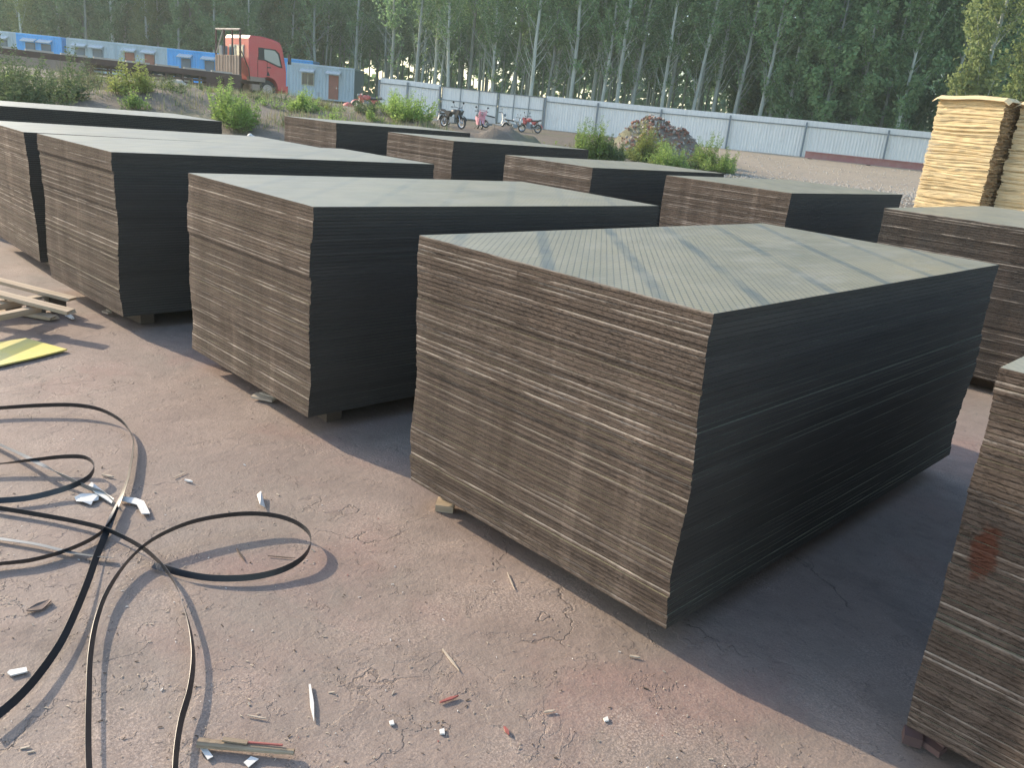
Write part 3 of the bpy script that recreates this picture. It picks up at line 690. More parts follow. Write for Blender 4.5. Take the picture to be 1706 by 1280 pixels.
# ------------------------------------------------------------ motorcycles
def bike(px, d, heading, label, body, kind='moto', lean=0.0, sc=1.0, basket=False, mat2='black'):
    p = colx(px, d, -.7); z = tz(p.x, p.y)
    h = RH*math.cos(heading)+FH*math.sin(heading)
    root = empty('scooter' if kind == 'scooter' else 'motorcycle', (p.x, p.y, z), math.atan2(h.y, h.x)); root.rotation_euler[0] = lean; root.scale = (sc,)*3
    tag(root, label, kind if kind == 'scooter' else 'motorcycle')
    r = .30 if kind == 'moto' else .25; wb = .64
    for X in (-wb, wb):
        mb = MB(); mb.torus((X, 0, r), r-.05, .05, nu=22); wl = mb.build('wheel', M['rubber'], root, True)
        mb = MB(); mb.torus((X, 0, r), r-.105, .016, nu=18, nv=5)
        for k in range(6):
            a = k*math.pi/3; mb.tube([(X, 0, r), (X+(r-.1)*math.cos(a), 0, r+(r-.1)*math.sin(a))], .010, 4)
        mb.tube([(X, -.06, r), (X, .06, r)], .045, 8); mb.build('rim', M['chrome'], wl)
        mb = MB(); vs = []
        for i in range(9):
            a = R(20+140*i/8)+(0 if X > 0 else R(10))
            for y in (-.07, .07): vs.append((X+(r+.05)*math.cos(a), y, r+(r+.05)*math.sin(a)))
        mb.add(vs, [(2*i, 2*i+1, 2*i+3, 2*i+2) for i in range(8)]); mb.build('mudguard', M[body], root, True)
    mb = MB()
    for y in (-.09, .09): mb.tube([(wb, y, r), (wb-.20, y, .78), (wb-.26, y*.8, .98)], .022, 6)
    mb.build('fork', M['chrome'], root)
    mb = MB(); mb.tube([(wb-.22, 0, 1.0), (wb-.28, .2, 1.05), (wb-.42, .36, 1.04)], .015, 6); mb.tube([(wb-.22, 0, 1.0), (wb-.28, -.2, 1.05), (wb-.42, -.36, 1.04)], .015, 6)
    mb.tube([(wb-.38, .31, 1.04), (wb-.44, .40, 1.04)], .024, 6); mb.tube([(wb-.38, -.31, 1.04), (wb-.44, -.40, 1.04)], .024, 6)
    mb.build('handlebar', M['black'], root)
    for sg in (-1, 1):
        mb = MB(); mb.tube([(wb-.3, sg*.26, 1.05), (wb-.32, sg*.34, 1.22)], .008, 5); mb.ellipsoid((wb-.32, sg*.36, 1.27), (.02, .07, .05), nu=8, nv=6); mb.build('mirror', M['black'], root, True)
    mb = MB(); mb.ellipsoid((wb-.08, 0, .90), (.08, .09, .09)); mb.build('headlight', M['pglass'], root, True)
    if kind == 'moto':
        mb = MB(); mb.ellipsoid((.12, 0, .80), (.28, .15, .14), rot=Matrix.Rotation(R(8), 3, 'Y')); mb.build('fuel_tank', M[body], root, True)
        mb = MB(); mb.prism([(-.08, .76), (-.15, .82), (-.70, .86), (-.80, .90), (-.80, .80), (-.3, .72)], -.13, .13, ins=.02); mb.build('seat', M['black'], root)
        mb = MB(); mb.box((.05, 0, .42), (.34, .26, .28)); mb.tube([(.12, 0, .52), (.2, 0, .72)], .08, 8)
        mb.tube([(.15, .12, .5), (.3, .14, .28), (-.2, .16, .24), (-.75, .18, .34)], .03, 7); mb.build('engine', [M['post']], root)
        mb = MB()
        mb.tube([(.40, 0, .92), (.30, 0, .35), (-.15, 0, .30), (-.25, 0, .70), (.40, 0, .85)], .02, 6); mb.tube([(-.25, 0, .70), (-.85, 0, .80)], .018, 6)
        for y in (-.1, .1): mb.tube([(-wb, y, r), (-.15, y, .34)], .018, 6); mb.tube([(-wb, y, r), (-.52, y, .74)], .02, 6)
        mb.build('frame', M['black'], root)
        mb = MB(); mb.prism([(-.28, .52), (-.12, .72), (-.55, .74)], -.14, .14, ins=.02); mb.build('side_panel', M[body], root)
        mb = MB(); mb.prism([(.25, .6), (.45, .95), (.6, .9), (.42, .5)], -.17, .17, ins=.03); mb.build('fairing', M[body], root)
        mb = MB(); mb.box((-.85, 0, .80), (.2, .24, .03)); mb.build('luggage_rack', M['chrome'], root)
    else:
        mb = MB(); mb.prism([(wb-.16, .42), (wb-.08, .60), (wb-.20, 1.0), (wb-.28, 1.0), (wb-.20, .62), (wb-.30, .34), (.0, .30), (-.05, .26), (wb-.28, .24)], -.20, .20, ins=.03); mb.build('front_shield', M[body], root)
        mb = MB(); mb.prism([(-.02, .30), (-.10, .66), (-.80, .76), (-.86, .62), (-.60, .48), (-.45, .30)], -.16, .16, ins=.04); mb.build('rear_body', M[body], root)
        mb = MB(); mb.prism([(-.05, .66), (-.10, .74), (-.55, .80), (-.78, .84), (-.78, .75)], -.14, .14, ins=.02); mb.build('seat', M['black'], root)
        mb = MB(); mb.box((-.42, 0, .24), (.4, .16, .12)); mb.tube([(-wb, -.1, r), (-.3, -.1, .28)], .025, 6); mb.build('engine', M['post'], root)
    if basket:
        mb = MB()
        for z_ in (.82, .92, 1.02, 1.12):
            mb.tube([(wb-.05, -.2, z_), (wb+.22, -.2, z_), (wb+.22, .2, z_), (wb-.05, .2, z_), (wb-.05, -.2, z_)], .008, 4)
        for k in range(7):
            y = -.2+.4*k/6; mb.tube([(wb+.22, y, .82), (wb+.22, y, 1.12)], .007, 4); mb.tube([(wb-.05, y, .82), (wb+.22, y, .82)], .007, 4)
        for k in range(4):
            x = wb-.05+.09*k
            for y in (-.2, .2): mb.tube([(x, y, .82), (x, y, 1.12)], .007, 4)
        mb.build('basket', M['pink'], root)
    mb = MB(); mb.tube([(-.05, -.1, .3), (-.1, -.32, .0)], .014, 5); mb.build('kickstand', M['black'], root)
    return root
bike(611, 43, R(205), 'red and white motorcycle with two pale mirrors beside the container end', 'redtarp', lean=-.25, sc=.95)
bike(754, 36, R(-40), 'large dark grey motorcycle with one raised mirror, before the gate', 'black', sc=.9)
bike(728, 37.5, R(195), 'cream scooter half behind the weeds left of the dark motorcycle', 'whitep', 'scooter', sc=.75)
bike(799, 38, R(-75), 'pink scooter with a red top and front basket', 'pink', 'scooter', basket=True, sc=.8)
bike(825, 40, R(10), 'low white scooter between the pink scooter and the earth mound', 'whitep', 'scooter', sc=.8)
bike(856, 39, R(20), 'small white moped behind the bare earth mound', 'whitep', sc=.65)
bike(882, 40, R(150), 'red and black motorcycle by the gate right post', 'redtarp', sc=.75)

# sack and tarpaulin beside the container
def blob(name, px, d, r, mat, label, cat, dz=0.0, bump=.35, group=None):
    p = colx(px, d, -.7); z = tz(p.x, p.y); mb = MB(); mb.ellipsoid((0, 0, r[2]*.55), r, bump=bump, nu=20, nv=14)
    o = mb.build(name, mat, smooth=True, loc=(p.x, p.y, z+dz), rz=YAW); tag(o, label, cat, group); return o
blob('tarpaulin_heap', 581, 36, (.55, .35, .30), M['redtarp'], 'crumpled red and white sheeting on the bank left of the white sack', 'tarpaulin', .1)
blob('sack', 598, 35, (.28, .22, .22), M['sack'], 'white sack lying between red sheeting and red motorcycle', 'sack', .1, .2)
blob('rubble_heap', 300, 26.5, (1.0, .5, .34), M['stone'], 'pale lime heap on the bank left of the big green weed', 'rubble')
blob('lime_heap', 425, 30, (1.7, .6, .45), M['stone'], 'long white lime heap below the truck front wheel', 'rubble', .0)
blob('boulder', 158, 15.6, (.13, .12, .12), M['stone'], 'round pale stone at the foot of the bank, left', 'stone', .1)
blob('boulder', 418, 16.5, (.10, .09, .10), M['white_scrap'], 'white broken bowl shaped lump on the bank below the truck', 'stone', .05)

# ------------------------------------------------------------ red beam at the fence foot
a = colx(1340, 44.5, -.7); b = colx(1560, 42.0, -.7)
rb_ = empty('steel_beam', (a.x, a.y, tz(a.x, a.y)), math.atan2((b-a).y, (b-a).x)); tag(rb_, 'long faded red steel beam lying along the fence foot at right', 'beam')
L = (b-a).length; mb = MB(); mb.box((L/2, 0, .22), (L, .06, .28)); mb.box((L/2, 0, .385), (L, .26, .05)); mb.box((L/2, 0, .055), (L, .26, .05))
mb.build('web', M['beamred'], rb_)
mb = MB()
for k in range(3): mb.box((.3+k*(L-.6)/2, 0, -.0), (.2, .4, .06))
mb.build('chock', M['bearer'], rb_)

# ------------------------------------------------------------ veneer piles
def veneer_pile(px, d, wd, dp, ht, yaw, label, seed):
    rs = random.Random(seed); p = colx(px, d, 0); z = tz(p.x, p.y)
    root = empty('veneer_pile', (p.x, p.y, z), yaw); tag(root, label, 'veneer pile', 'tall piles of raw veneer')
    mb = MB(); n = 130; hh = ht-.12; per_n = 22
    for i in range(n):
        z0 = .12+hh*i/n; th = hh/n*rs.uniform(.75, .98); sag = lambda x: .014*math.sin(x*5+i*.21)+.005*math.sin(x*13+i*.8)
        ox = .03*noise.noise(Vector((i*.13, seed, 0)))+rs.uniform(-.012, .012); oy = rs.uniform(-.02, .02)
        top, bot = [], []; m_ = 10; fr = []
        front = [(ox+wd*k/m_, oy+.016*noise.noise(Vector((k*.7, i*.5, seed)))) for k in range(m_+1)]
        side = [(ox+wd+rs.uniform(-.03, .05), oy+dp*k/16) for k in range(1, 17)]
        back = [(ox+wd*(1-k/4), oy+dp) for k in range(1, 5)]; left = [(ox+rs.uniform(-.02, .02), oy+dp*(1-k/6)) for k in range(1, 6)]
        per = front+side+back+left; q = len(per)
        vs = [(x, y, z0+sag(x+y)*.6) for x, y in per]+[(x, y, z0+th+sag(x+y)*.6) for x, y in per]
        b_ = len(mb.v); mb.v += vs
        for k in range(q):
            mb.f.append((b_+k, b_+(k+1) % q, b_+q+(k+1) % q, b_+q+k)); mb.m.append(1 if m_ <= k < m_+16 else 0)
        mb.f.append(tuple(b_+q+k for k in range(q))); mb.m.append(0); mb.f.append(tuple(b_+k for k in range(q))[::-1]); mb.m.append(0)
    mb.build('veneer_leaves', [M['veneer'], M['veneer_side']], root)
    mb = MB(); m_ = 14; vs = []
    for j in range(5):
        for k in range(m_+1):
            x = -.05+(wd+.14)*k/m_; y = -.10+dp*.5*j/4
            zz = ht+.02+.009*math.sin(k*.6+seed)+(-.05 if k in (0, m_) else 0)+(-.05 if j == 0 else 0); vs += [(x, y, zz), (x, y, zz+.008)]
    row = 2*(m_+1); fs = []
    for j in range(4):
        for k in range(m_):
            a_ = j*row+2*k; fs.append((a_+1, a_+3, a_+row+3, a_+row+1)); fs.append((a_, a_+row, a_+row+2, a_+2))
    for k in range(m_): fs.append((2*k, 2*k+2, 2*k+3, 2*k+1))
    for j in range(4): 
        a_ = j*row+2*m_; fs.append((a_, a_+row, a_+row+1, a_+1)); fs.append((j*row, j*row+1, (j+1)*row+1, (j+1)*row))
    mb.add(vs, fs); mb.build('cover_sheet', M['veneer'], root)
    mb = MB()
    for yy in (.1, dp/2, dp-.1): mb.box((wd/2, yy, .06), (wd, .1, .115))
    mb.build('bearer', M['bearer'], root)
veneer_pile(1541, 12.0, 1.0, .66, 2.38, -.2, 'tall pale veneer pile nearest the fence beam, left of the two other piles', 3)
veneer_pile(1652, 13.2, .9, .8, 2.40, -.1, 'shaggy tan veneer pile between the two bright ones', 5)
veneer_pile(1674, 11.3, 1.1, .7, 2.35, -.2, 'bright veneer pile cut by the right photo edge', 8)

# ------------------------------------------------------------ weeds
def weed(px, d, h, wd, n, lab, mat, cat='weed', dens=1.0, seed=0, ls=.05, group='weeds on the dirt bank and mounds', thin=False):
    rs = random.Random(seed*31+int(px)); p = colx(px, d, -.7); z = tz(p.x, p.y)
    h *= 1.55; wd *= 1.5; n = int(n*1.5); root = empty('weed_plant', (p.x, p.y, z-.03)); tag(root, lab, cat, group)
    st, lf = MB(), MB()
    subs = [(rs.uniform(-.42, .42)*wd, rs.uniform(-.42, .42)*wd, rs.uniform(.35, 1.0)) for _ in range(6)]+[(0, 0, 1)]
    for i in range(n):
        sx, sy2, sh = subs[rs.randrange(7)]
        a = rs.uniform(0, 6.283); rr = wd*.32*math.sqrt(rs.random()); hh = h*(.35+.65*rs.random()**1.4)*(1-.25*rr/(wd*.5))
        hh *= sh; gz = tz(p.x+sx, p.y+sy2)-z; b0 = Vector((sx+rr*.35*math.cos(a), sy2+rr*.35*math.sin(a), gz)); tp = Vector((sx+rr*math.cos(a), sy2+rr*math.sin(a), gz+hh))
        mid = b0.lerp(tp, .5)+Vector((rs.uniform(-.03, .03), rs.uniform(-.03, .03), .04*h))
        st.tube([b0, mid, tp], [.006, .005, .002], 3, cap=False)
        k = int(hh/ls*3.8*dens)
        for j in range(k):
            q = rs.uniform(.12, 1); c = (b0.lerp(mid, q*2) if q < .5 else mid.lerp(tp, q*2-1))
            ang = rs.uniform(0, 6.283); ln = ls*rs.uniform(.7, 1.8)*(1.5-q); up = rs.uniform(.1, .9)
            dr = Vector((math.cos(ang), math.sin(ang), up)).normalized(); base = c+dr*ln*rs.uniform(0, .7)
            sdv = dr.cross(Vector((rs.uniform(-1, 1), rs.uniform(-1, 1), 1))).normalized()*ln*(.10 if thin else .24)
            lf.add([base, base+dr*ln*.5+sdv, base+dr*ln, base+dr*ln*.5-sdv], [(0, 1, 2, 3)])
    st.build('stem', M['stem'], root); lf.build('foliage', M[mat], root)
    return root
weed(20, 17.2, 1.10, 1.9, 70, 'large dark feathery bush at the far left of the bank', 'weeddark', 'bush', 1.6, 1, .07)
weed(75, 17.5, .75, 1.2, 40, 'dark low bush right of the big far left bush', 'weeddark', 'bush', 1.2, 2, .06)
weed(150, 16.5, .42, 1.1, 34, 'grey green low weeds behind the round pale stone', 'weeddark', 'weed', 1.0, 3, .05)
weed(128, 20.5, .62, .75, 34, 'pale dry feathery weed left on the bank crest', 'weeddry', 'weed', 1.0, 4, .045, thin=True)
weed(170, 21, .50, .7, 30, 'pale dry thin weed beside the yellow green one', 'weedyel', 'weed', .7, 5, .045, thin=True)
weed(214, 19.5, .75, .60, 44, 'tall yellow green weed in front of the trailer side', 'weedyel', 'weed', 1.5, 6, .055)
weed(222, 18.2, .42, .45, 24, 'short green weed right below the tall yellow green one', 'weed', 'weed', 1.2, 7, .05)
weed(185, 17, .40, .6, 30, 'olive weed low on the bank near the round stone', 'weedyel', 'weed', 1.0, 8, .05)
weed(258, 16.5, .22, .4, 16, 'tiny green tuft on the bare bank slope', 'weeddark', 'weed', 1.0, 9, .04)
weed(376, 17.5, .78, .88, 80, 'big bright green bushy weed below the red truck', 'weed', 'weed', 1.7, 10, .055)
weed(333, 16.3, .50, .50, 36, 'pale straw weed left of the big green weed', 'weeddry', 'weed', .9, 11, .04, thin=True)
weed(500, 20, .50, .72, 50, 'green weed below the grey container window', 'weed', 'weed', 1.5, 12, .05)
weed(560, 18, .42, .5, 26, 'sparse yellow green weed above the small far stack', 'weed', 'weed', .9, 13, .05)
weed(620, 19, .30, .35, 16, 'small sprig of weed near the red motorcycle', 'weed', 'weed', 1.0, 14, .045)
weed(651, 21, .50, .30, 14, 'single upright weed at the left end of the fence', 'weed', 'weed', 1.4, 15, .05)
weed(686, 19.5, .55, .95, 76, 'broad bright green weed clump before the fence, left of the motorcycles', 'weed', 'weed', 1.5, 16, .05)
weed(716, 20, .30, .5, 26, 'pale dry weed at the right side of the broad green clump', 'weeddry', 'weed', .8, 17, .04, thin=True)
weed(783, 21, .42, .25, 14, 'thin yellow weed sprig before the pink scooter', 'weedyel', 'weed', 1.0, 18, .05)
weed(883, 23, .50, .55, 40, 'yellow dry grass tuft by the gate right post', 'weedyel', 'weed', .9, 19, .05, thin=True)
weed(905, 22, .30, .5, 30, 'low green weed beside the yellow grass tuft', 'weed', 'weed', 1.0, 20, .05)
weed(955, 25, .45, .75, 36, 'straw coloured dry weed left of the tall green one', 'weeddry', 'weed', .9, 21, .05, thin=True)
weed(992, 23.5, 1.0, .75, 80, 'tallest bright green weed right of the back row stacks', 'weed', 'weed', 1.6, 22, .06)
weed(1028, 23.5, .75, .62, 56, 'darker green weed at the right of the tallest one', 'weeddark', 'weed', 1.6, 23, .055)
weed(1073, 26, 1.20, .75, 60, 'yellow green weed growing up the rubble pile front', 'weedyel', 'weed', 1.2, 24, .06)
weed(1105, 25, .72, .95, 70, 'wide grass green weed at the foot of the rubble pile', 'weed', 'weed', 1.4, 25, .055)
weed(1180, 26.5, .95, 1.05, 80, 'rounded green weed at the right foot of the rubble pile', 'weed', 'weed', 1.4, 26, .06)
weed(1212, 26, .60, .55, 40, 'outermost green weed right of the rubble, next to the sandy road', 'weed', 'weed', 1.4, 27, .055)
for i, (px, d, h, wd, k, nm) in enumerate([(738, 24, .28, .7, 'weeddry', 'dry weeds in front of the dark motorcycle'), (770, 25, .22, .6, 'weed', 'low green weeds between the dark motorcycle and pink scooter'), (845, 27, .25, .7, 'weeddry', 'straw weeds behind the bare earth mound'), (868, 27, .3, .5, 'weed', 'green weeds left of the yellow grass tuft'), (815, 28, .3, .5, 'weedyel', 'yellowish weeds right of the pink scooter'), (925, 26, .3, .9, 'weedyel', 'yellowish weeds right of the gate post'), (600, 20, .3, .6, 'weeddark', 'dark weeds under the red motorcycle'), (540, 21, .35, .6, 'weeddry', 'dry weeds left of the red sheeting'), (450, 21, .3, .8, 'weeddry', 'dry weeds before the truck front wheel'), (290, 20, .28, .9, 'weeddark', 'dark low weeds right of the tall yellow green weed'), (60, 15.5, .4, 1.3, 'weeddark', 'low dark weeds hugging the black stack edge at left'), (110, 18.5, .35, 1.0, 'weedyel', 'olive weeds between the dark bush and dry weed')]):
    weed(px, d, h, wd, 30, nm, k, 'weed', 1.0, i+200, .045, thin=(k == 'weeddry'))
rs = random.Random(98)
for i in range(22):
    k = rs.choice(['weed', 'weed', 'weedyel', 'weeddark'])
    nm = {'weed': 'bright green weed among the strip round the rubble pile', 'weedyel': 'yellow green weed among the strip round the rubble pile', 'weeddark': 'dark green weed among the strip round the rubble pile'}[k]
    weed(rs.uniform(965, 1222), rs.uniform(24.5, 28), rs.uniform(.2, .55), rs.uniform(.4, .8), 24, nm, k, 'weed', 1.2, i+400, .05, nm.replace('weed among', 'weeds among'))
rs = random.Random(99)
for i in range(70):
    px = rs.uniform(-40, 700); d = rs.uniform(15.2, 22)
    k = rs.choice(['weeddry', 'weed', 'weeddark', 'weedyel', 'weeddry'])
    nm = {'weeddry': 'small straw coloured tuft scattered on the bare bank', 'weed': 'small fresh green tuft scattered on the bank', 'weeddark': 'small dark green tuft scattered on the bank', 'weedyel': 'small yellowish tuft scattered on the bank'}[k]
    weed(px, d, rs.uniform(.1, .28), rs.uniform(.15, .5), 12, nm, k, 'weed', 1.0, i+100, .035, nm.replace('tuft', 'tufts'), thin=(k == 'weeddry'))
# rubble pieces on the pile: too many to count
rs = random.Random(4); mb = MB()
for i in range(900):
    px = rs.gauss(1098, 30); d = 30+rs.gauss(-.8, 1.0); p = colx(px, d); z = tz(p.x, p.y); r = rs.uniform(.03, .11)
    r *= .55; mb.box((p.x, p.y, z+r*.2), (r*2.2, r*1.4, r), Matrix.Rotation(rs.uniform(0, 6), 3, Vector((rs.random(), rs.random(), rs.random())).normalized()), 0 if rs.random() < .6 else 1)
tag(mb.build('rubble', [M['brick'], M['stone']]), 'broken brick and concrete rubble on the tall pile before the fence', 'rubble', kind='stuff')
mb = MB()
for i in range(2600):
    px = rs.uniform(1170, 1560); d = rs.gauss(24.5, 1.6) if rs.random() < .75 else rs.uniform(18, 42); p = colx(px, d); z = tz(p.x, p.y); r = rs.uniform(.012, .045)
    mb.ellipsoid((p.x, p.y, z+r*.3), (r, r*.8, r*.6), nu=5, nv=3)
tag(mb.build('gravel', M['stone']), 'strip of pale loose gravel along the sandy road', 'gravel', kind='stuff')
mb = MB()
for i in range(22000):
    px = rs.uniform(-80, 760); d = rs.uniform(14.5, 25); p = colx(px, d)
    if noise.noise(Vector((p.x*.6, p.y*.6, 0))) < rs.uniform(-.25, .4): continue
    z = tz(p.x, p.y); a = rs.uniform(0, 6.28); h = rs.uniform(.05, .30)*(.4+rs.random()*.6); q = .010
    mb.add([(p.x-q*math.cos(a), p.y-q*math.sin(a), z-.01), (p.x+q*math.cos(a), p.y+q*math.sin(a), z-.01), (p.x+rs.uniform(-.06, .06), p.y+rs.uniform(-.06, .06), z+h)], [(0, 1, 2)], 0 if rs.random() < .6 else 1)
tag(mb.build('grass', [M['weeddry'], M['weeddark']]), 'sparse dry grass on the dirt bank', 'grass', kind='stuff')

# ------------------------------------------------------------ poplar wood
def tree_proto(seed, H, low, leaves, r0, mat, crown_r, lsz, bare=None):
    rs = random.Random(seed); tr, lf = MB(), MB()
    lean = Vector((rs.uniform(-.03, .03), rs.uniform(-.03, .03), 0)); k = 9
    pts_ = [Vector((lean.x*z+.12*noise.noise(Vector((z*.25, seed, 0))), lean.y*z+.12*noise.noise(Vector((z*.25, seed, 9))), z)) for z in [H*i/k for i in range(k+1)]]
    tr.tube([p-Vector((0, 0, .3)) if i == 0 else p for i, p in enumerate(pts_)], [r0*(1-.93*(i/k)**1.1) for i in range(k+1)], 8, cap=False)
    tips = []
    def P_(z):
        i = min(k-1, int(z/H*k)); q = z/H*k-i; return pts_[i].lerp(pts_[i+1], q)
    nb = int(44*(H/16)); b0 = bare if bare is not None else low
    for i in range(nb):
        z = b0+(H-b0)*((i+rs.random())/nb)**1.05; a = rs.uniform(0, 6.283)
        ln = crown_r*(1.35-.9*abs(z-H*.45)/H*1.2)*rs.uniform(.6, 1.15); up = rs.uniform(.9, 1.9)
        dr = Vector((math.cos(a), math.sin(a), up)).normalized(); s0 = P_(z); m1 = s0+dr*ln*.55+Vector((0, 0, -.04*ln)); e = s0+dr*ln*1.15+Vector((0, 0, .12*ln))
        rb = r0*.26*(1-z/H*.7); tr.tube([s0, m1, e], [rb, rb*.6, .006], 4, cap=False)
        for _ in range(3):
            q = rs.uniform(.3, .9); sp_ = m1.lerp(e, q) if rs.random() < .6 else s0.lerp(m1, q)
            d2 = (dr+Vector((rs.uniform(-.7, .7), rs.uniform(-.7, .7), rs.uniform(-.2, .5)))).normalized(); e2 = sp_+d2*ln*rs.uniform(.25, .5)
            tr.tube([sp_, e2], [rb*.35, .004], 3, cap=False); tips.append((sp_, e2, z))
        tips.append((m1, e, z)); tips.append((s0.lerp(m1, .5), m1, z))
    cl = {}
    tips = [x for x in tips if x[2] > low or rs.random() < .12]
    for i in range(leaves):
        a_, b_, z = tips[rs.randrange(len(tips))]; c = a_.lerp(b_, rs.uniform(.1, 1.15))
        c = c+Vector((rs.gauss(0, .17), rs.gauss(0, .17), rs.gauss(0, .12)))
        s_ = lsz*rs.uniform(.6, 1.5); n1 = Vector((rs.gauss(0, 1), rs.gauss(0, 1), rs.gauss(0, 1)+.5)).normalized(); t1 = n1.orthogonal().normalized()*s_; t2 = n1.cross(t1)*.75
        lf.add([c-t1, c-t2*.8, c+t1, c+t2], [(0, 1, 2, 3)])
    return tr.mesh('trunk', M['bark'], True), lf.mesh('crown', M[mat])
PR = {'bare': [tree_proto(s, 17+s*.5, 5.6, 5200, .17, 'leaf', 1.9, .095, 3.0) for s in (1, 2, 3)],
      'thin': [tree_proto(s, 16, 4.6, 5200, .11, 'leaf', 1.7, .10, 4.2) for s in (11, 12)],
      'leafy': [tree_proto(s, 14+s*.1, 1.3, 9500, .14, 'leaf', 2.4, .125, 1.0) for s in (21, 22, 23)],
      'sun': [tree_proto(s, 13, 1.2, 13000, .15, 'leafsun', 2.6, .09, 1.0) for s in (31,)]}
def tree(p, kind, label, group=None, sc=1.0, lean=(0, 0), rz=None, k=None):
    tr, cr_ = PR[kind][random.randrange(len(PR[kind])) if k is None else k]
    root = empty('poplar_tree', (p.x, p.y, tz(p.x, p.y)), random.uniform(0, 6.28) if rz is None else rz)
    root.rotation_euler = (lean[0], lean[1], root.rotation_euler[2]); root.scale = (sc, sc, sc*random.uniform(.93, 1.08))
    tag(root, label, 'tree', group)
    for nm, me in (('trunk', tr), ('crown', cr_)):
        o = bpy.data.objects.new(nm, me); col.objects.link(o); o.parent = root
ORD = ['first', 'second', 'third', 'fourth', 'fifth', 'sixth', 'seventh', 'eighth', 'ninth', 'tenth', 'eleventh', 'twelfth', 'thirteenth', 'fourteenth', 'fifteenth', 'sixteenth', 'seventeenth', 'eighteenth', 'nineteenth', 'twentieth']
FR = [645, 684, 740, 812, 874, 902, 943, 990, 1013, 1039, 1089, 1142, 1212, 1248, 1303, 1356, 1416, 1478]
for i, px in enumerate(FR):
    s, d = fence_pt(px+6); d += 3.2+random.uniform(0, 1.2); s = s*(d/(d-3.6)); p = sdw(s, d)
    # lean to the right of the picture
    le = random.uniform(.01, .05); lv = RH*le
    root_l = (-lv.y, lv.x)
    where = 'over the gate' if 732 < px < 907 else ('left of the gate' if px < 740 else 'right of the gate')
    tree(p, 'bare' if px < 1300 else 'leafy', f'{ORD[i]} pale front poplar behind the fence counted from the container end, {where}', 'front row poplars behind the fence', .95+random.uniform(-.08, .08), root_l)
p = colx(1606, 40, 1); tree(p, 'sun', 'sunlit yellow green poplar rising over the tall veneer piles', None, 1.05, (0, 0))
p = colx(1692, 41, 1); tree(p, 'sun', 'sunlit poplar at the right photo edge behind the veneer', None, 1.0, (0, 0))
cnt = 0
for row in range(12):
    dd_ = 72+row*4.0
    s = -.70*dd_-4
    while s < .78*dd_+4:
        base_d = max(dd_, 0)
        fd = FA[1]+FSL*(s-FA[0])+6+row*4.2            # rows run parallel with the fence
        dcur = fd if s > -9 else max(fd, 86+row*4.0)
        p = sdw(s, dcur+random.uniform(-.9, .9)); pxx = pxof(s, dcur)
        step = random.uniform(2.7, 3.9)*(1+.05*row)
        if -40 < pxx < 1790:
            left, right = pxx < 540+random.uniform(-60, 40), pxx > 1230+random.uniform(-90, 90)
            if left or right: kd, lb, gp = 'leafy', ('poplar with leafy low crown in the dense wood behind the containers' if left else 'poplar with leafy low crown deep behind the right half of the fence'), ('leafy poplars left' if left else 'leafy poplars right')
            else: kd, lb, gp = ('thin' if row > 0 else 'bare'), 'slender dark trunked poplar inside the wood behind the gate and middle fence', 'slender poplars inside the wood'
            if (left or right) and row > 6: step *= 1.5
            if left and random.random() < .15: kd = 'sun'
            zone = ('far left containers' if pxx < 110 else 'grey containers at left' if pxx < 280 else 'truck headboard' if pxx < 420 else 'red cab and last container' if pxx < 632 else 'motorcycles' if pxx < 800 else 'gate right half' if pxx < 907 else 'rubble pile' if pxx < 1160 else 'middle of the bare fence' if pxx < 1340 else 'red beam' if pxx < 1540 else 'veneer piles')
            lb = f"{'low leaved' if (left or right) else 'slender'} poplar {ORD[row+1]} row deep in the wood above the {zone}"; gp = lb.replace(' poplar ', ' poplars ')
            if cnt < 292:
                tree(p, kd, lb, gp, random.uniform(.9, 1.15), (random.uniform(-.03, .03), random.uniform(-.03, .03))); cnt += 1
        s += step
mb = MB(); rs = random.Random(77)
for i in range(38000):
    s = rs.uniform(-135, 125); d = rs.uniform(142, 156); px = pxof(s, d)
    hi = 15+3*noise.noise(Vector((s*.1, 0, 0))); z = hi*rs.random()-1.2
    if 590 < px < 860 and 1.4 < z < 7.5 and noise.noise(Vector((s*.35, z*.5, 2))) < -.02: continue
    p = sdw(s, d); q = rs.uniform(.35, .9); n1 = Vector((rs.gauss(0, 1), rs.gauss(0, 1), rs.gauss(0, 1))).normalized(); t1 = n1.orthogonal().normalized()*q; t2 = n1.cross(t1)*.7
    c = Vector((p.x, p.y, z+1.2)); mb.add([c-t1, c-t2, c+t1, c+t2], [(0, 1, 2, 3)])
tag(mb.build('far_wood', M['leaf']), 'distant green wood closing the view between the trunks', 'wood', kind='stuff')
print('inner trees', cnt)

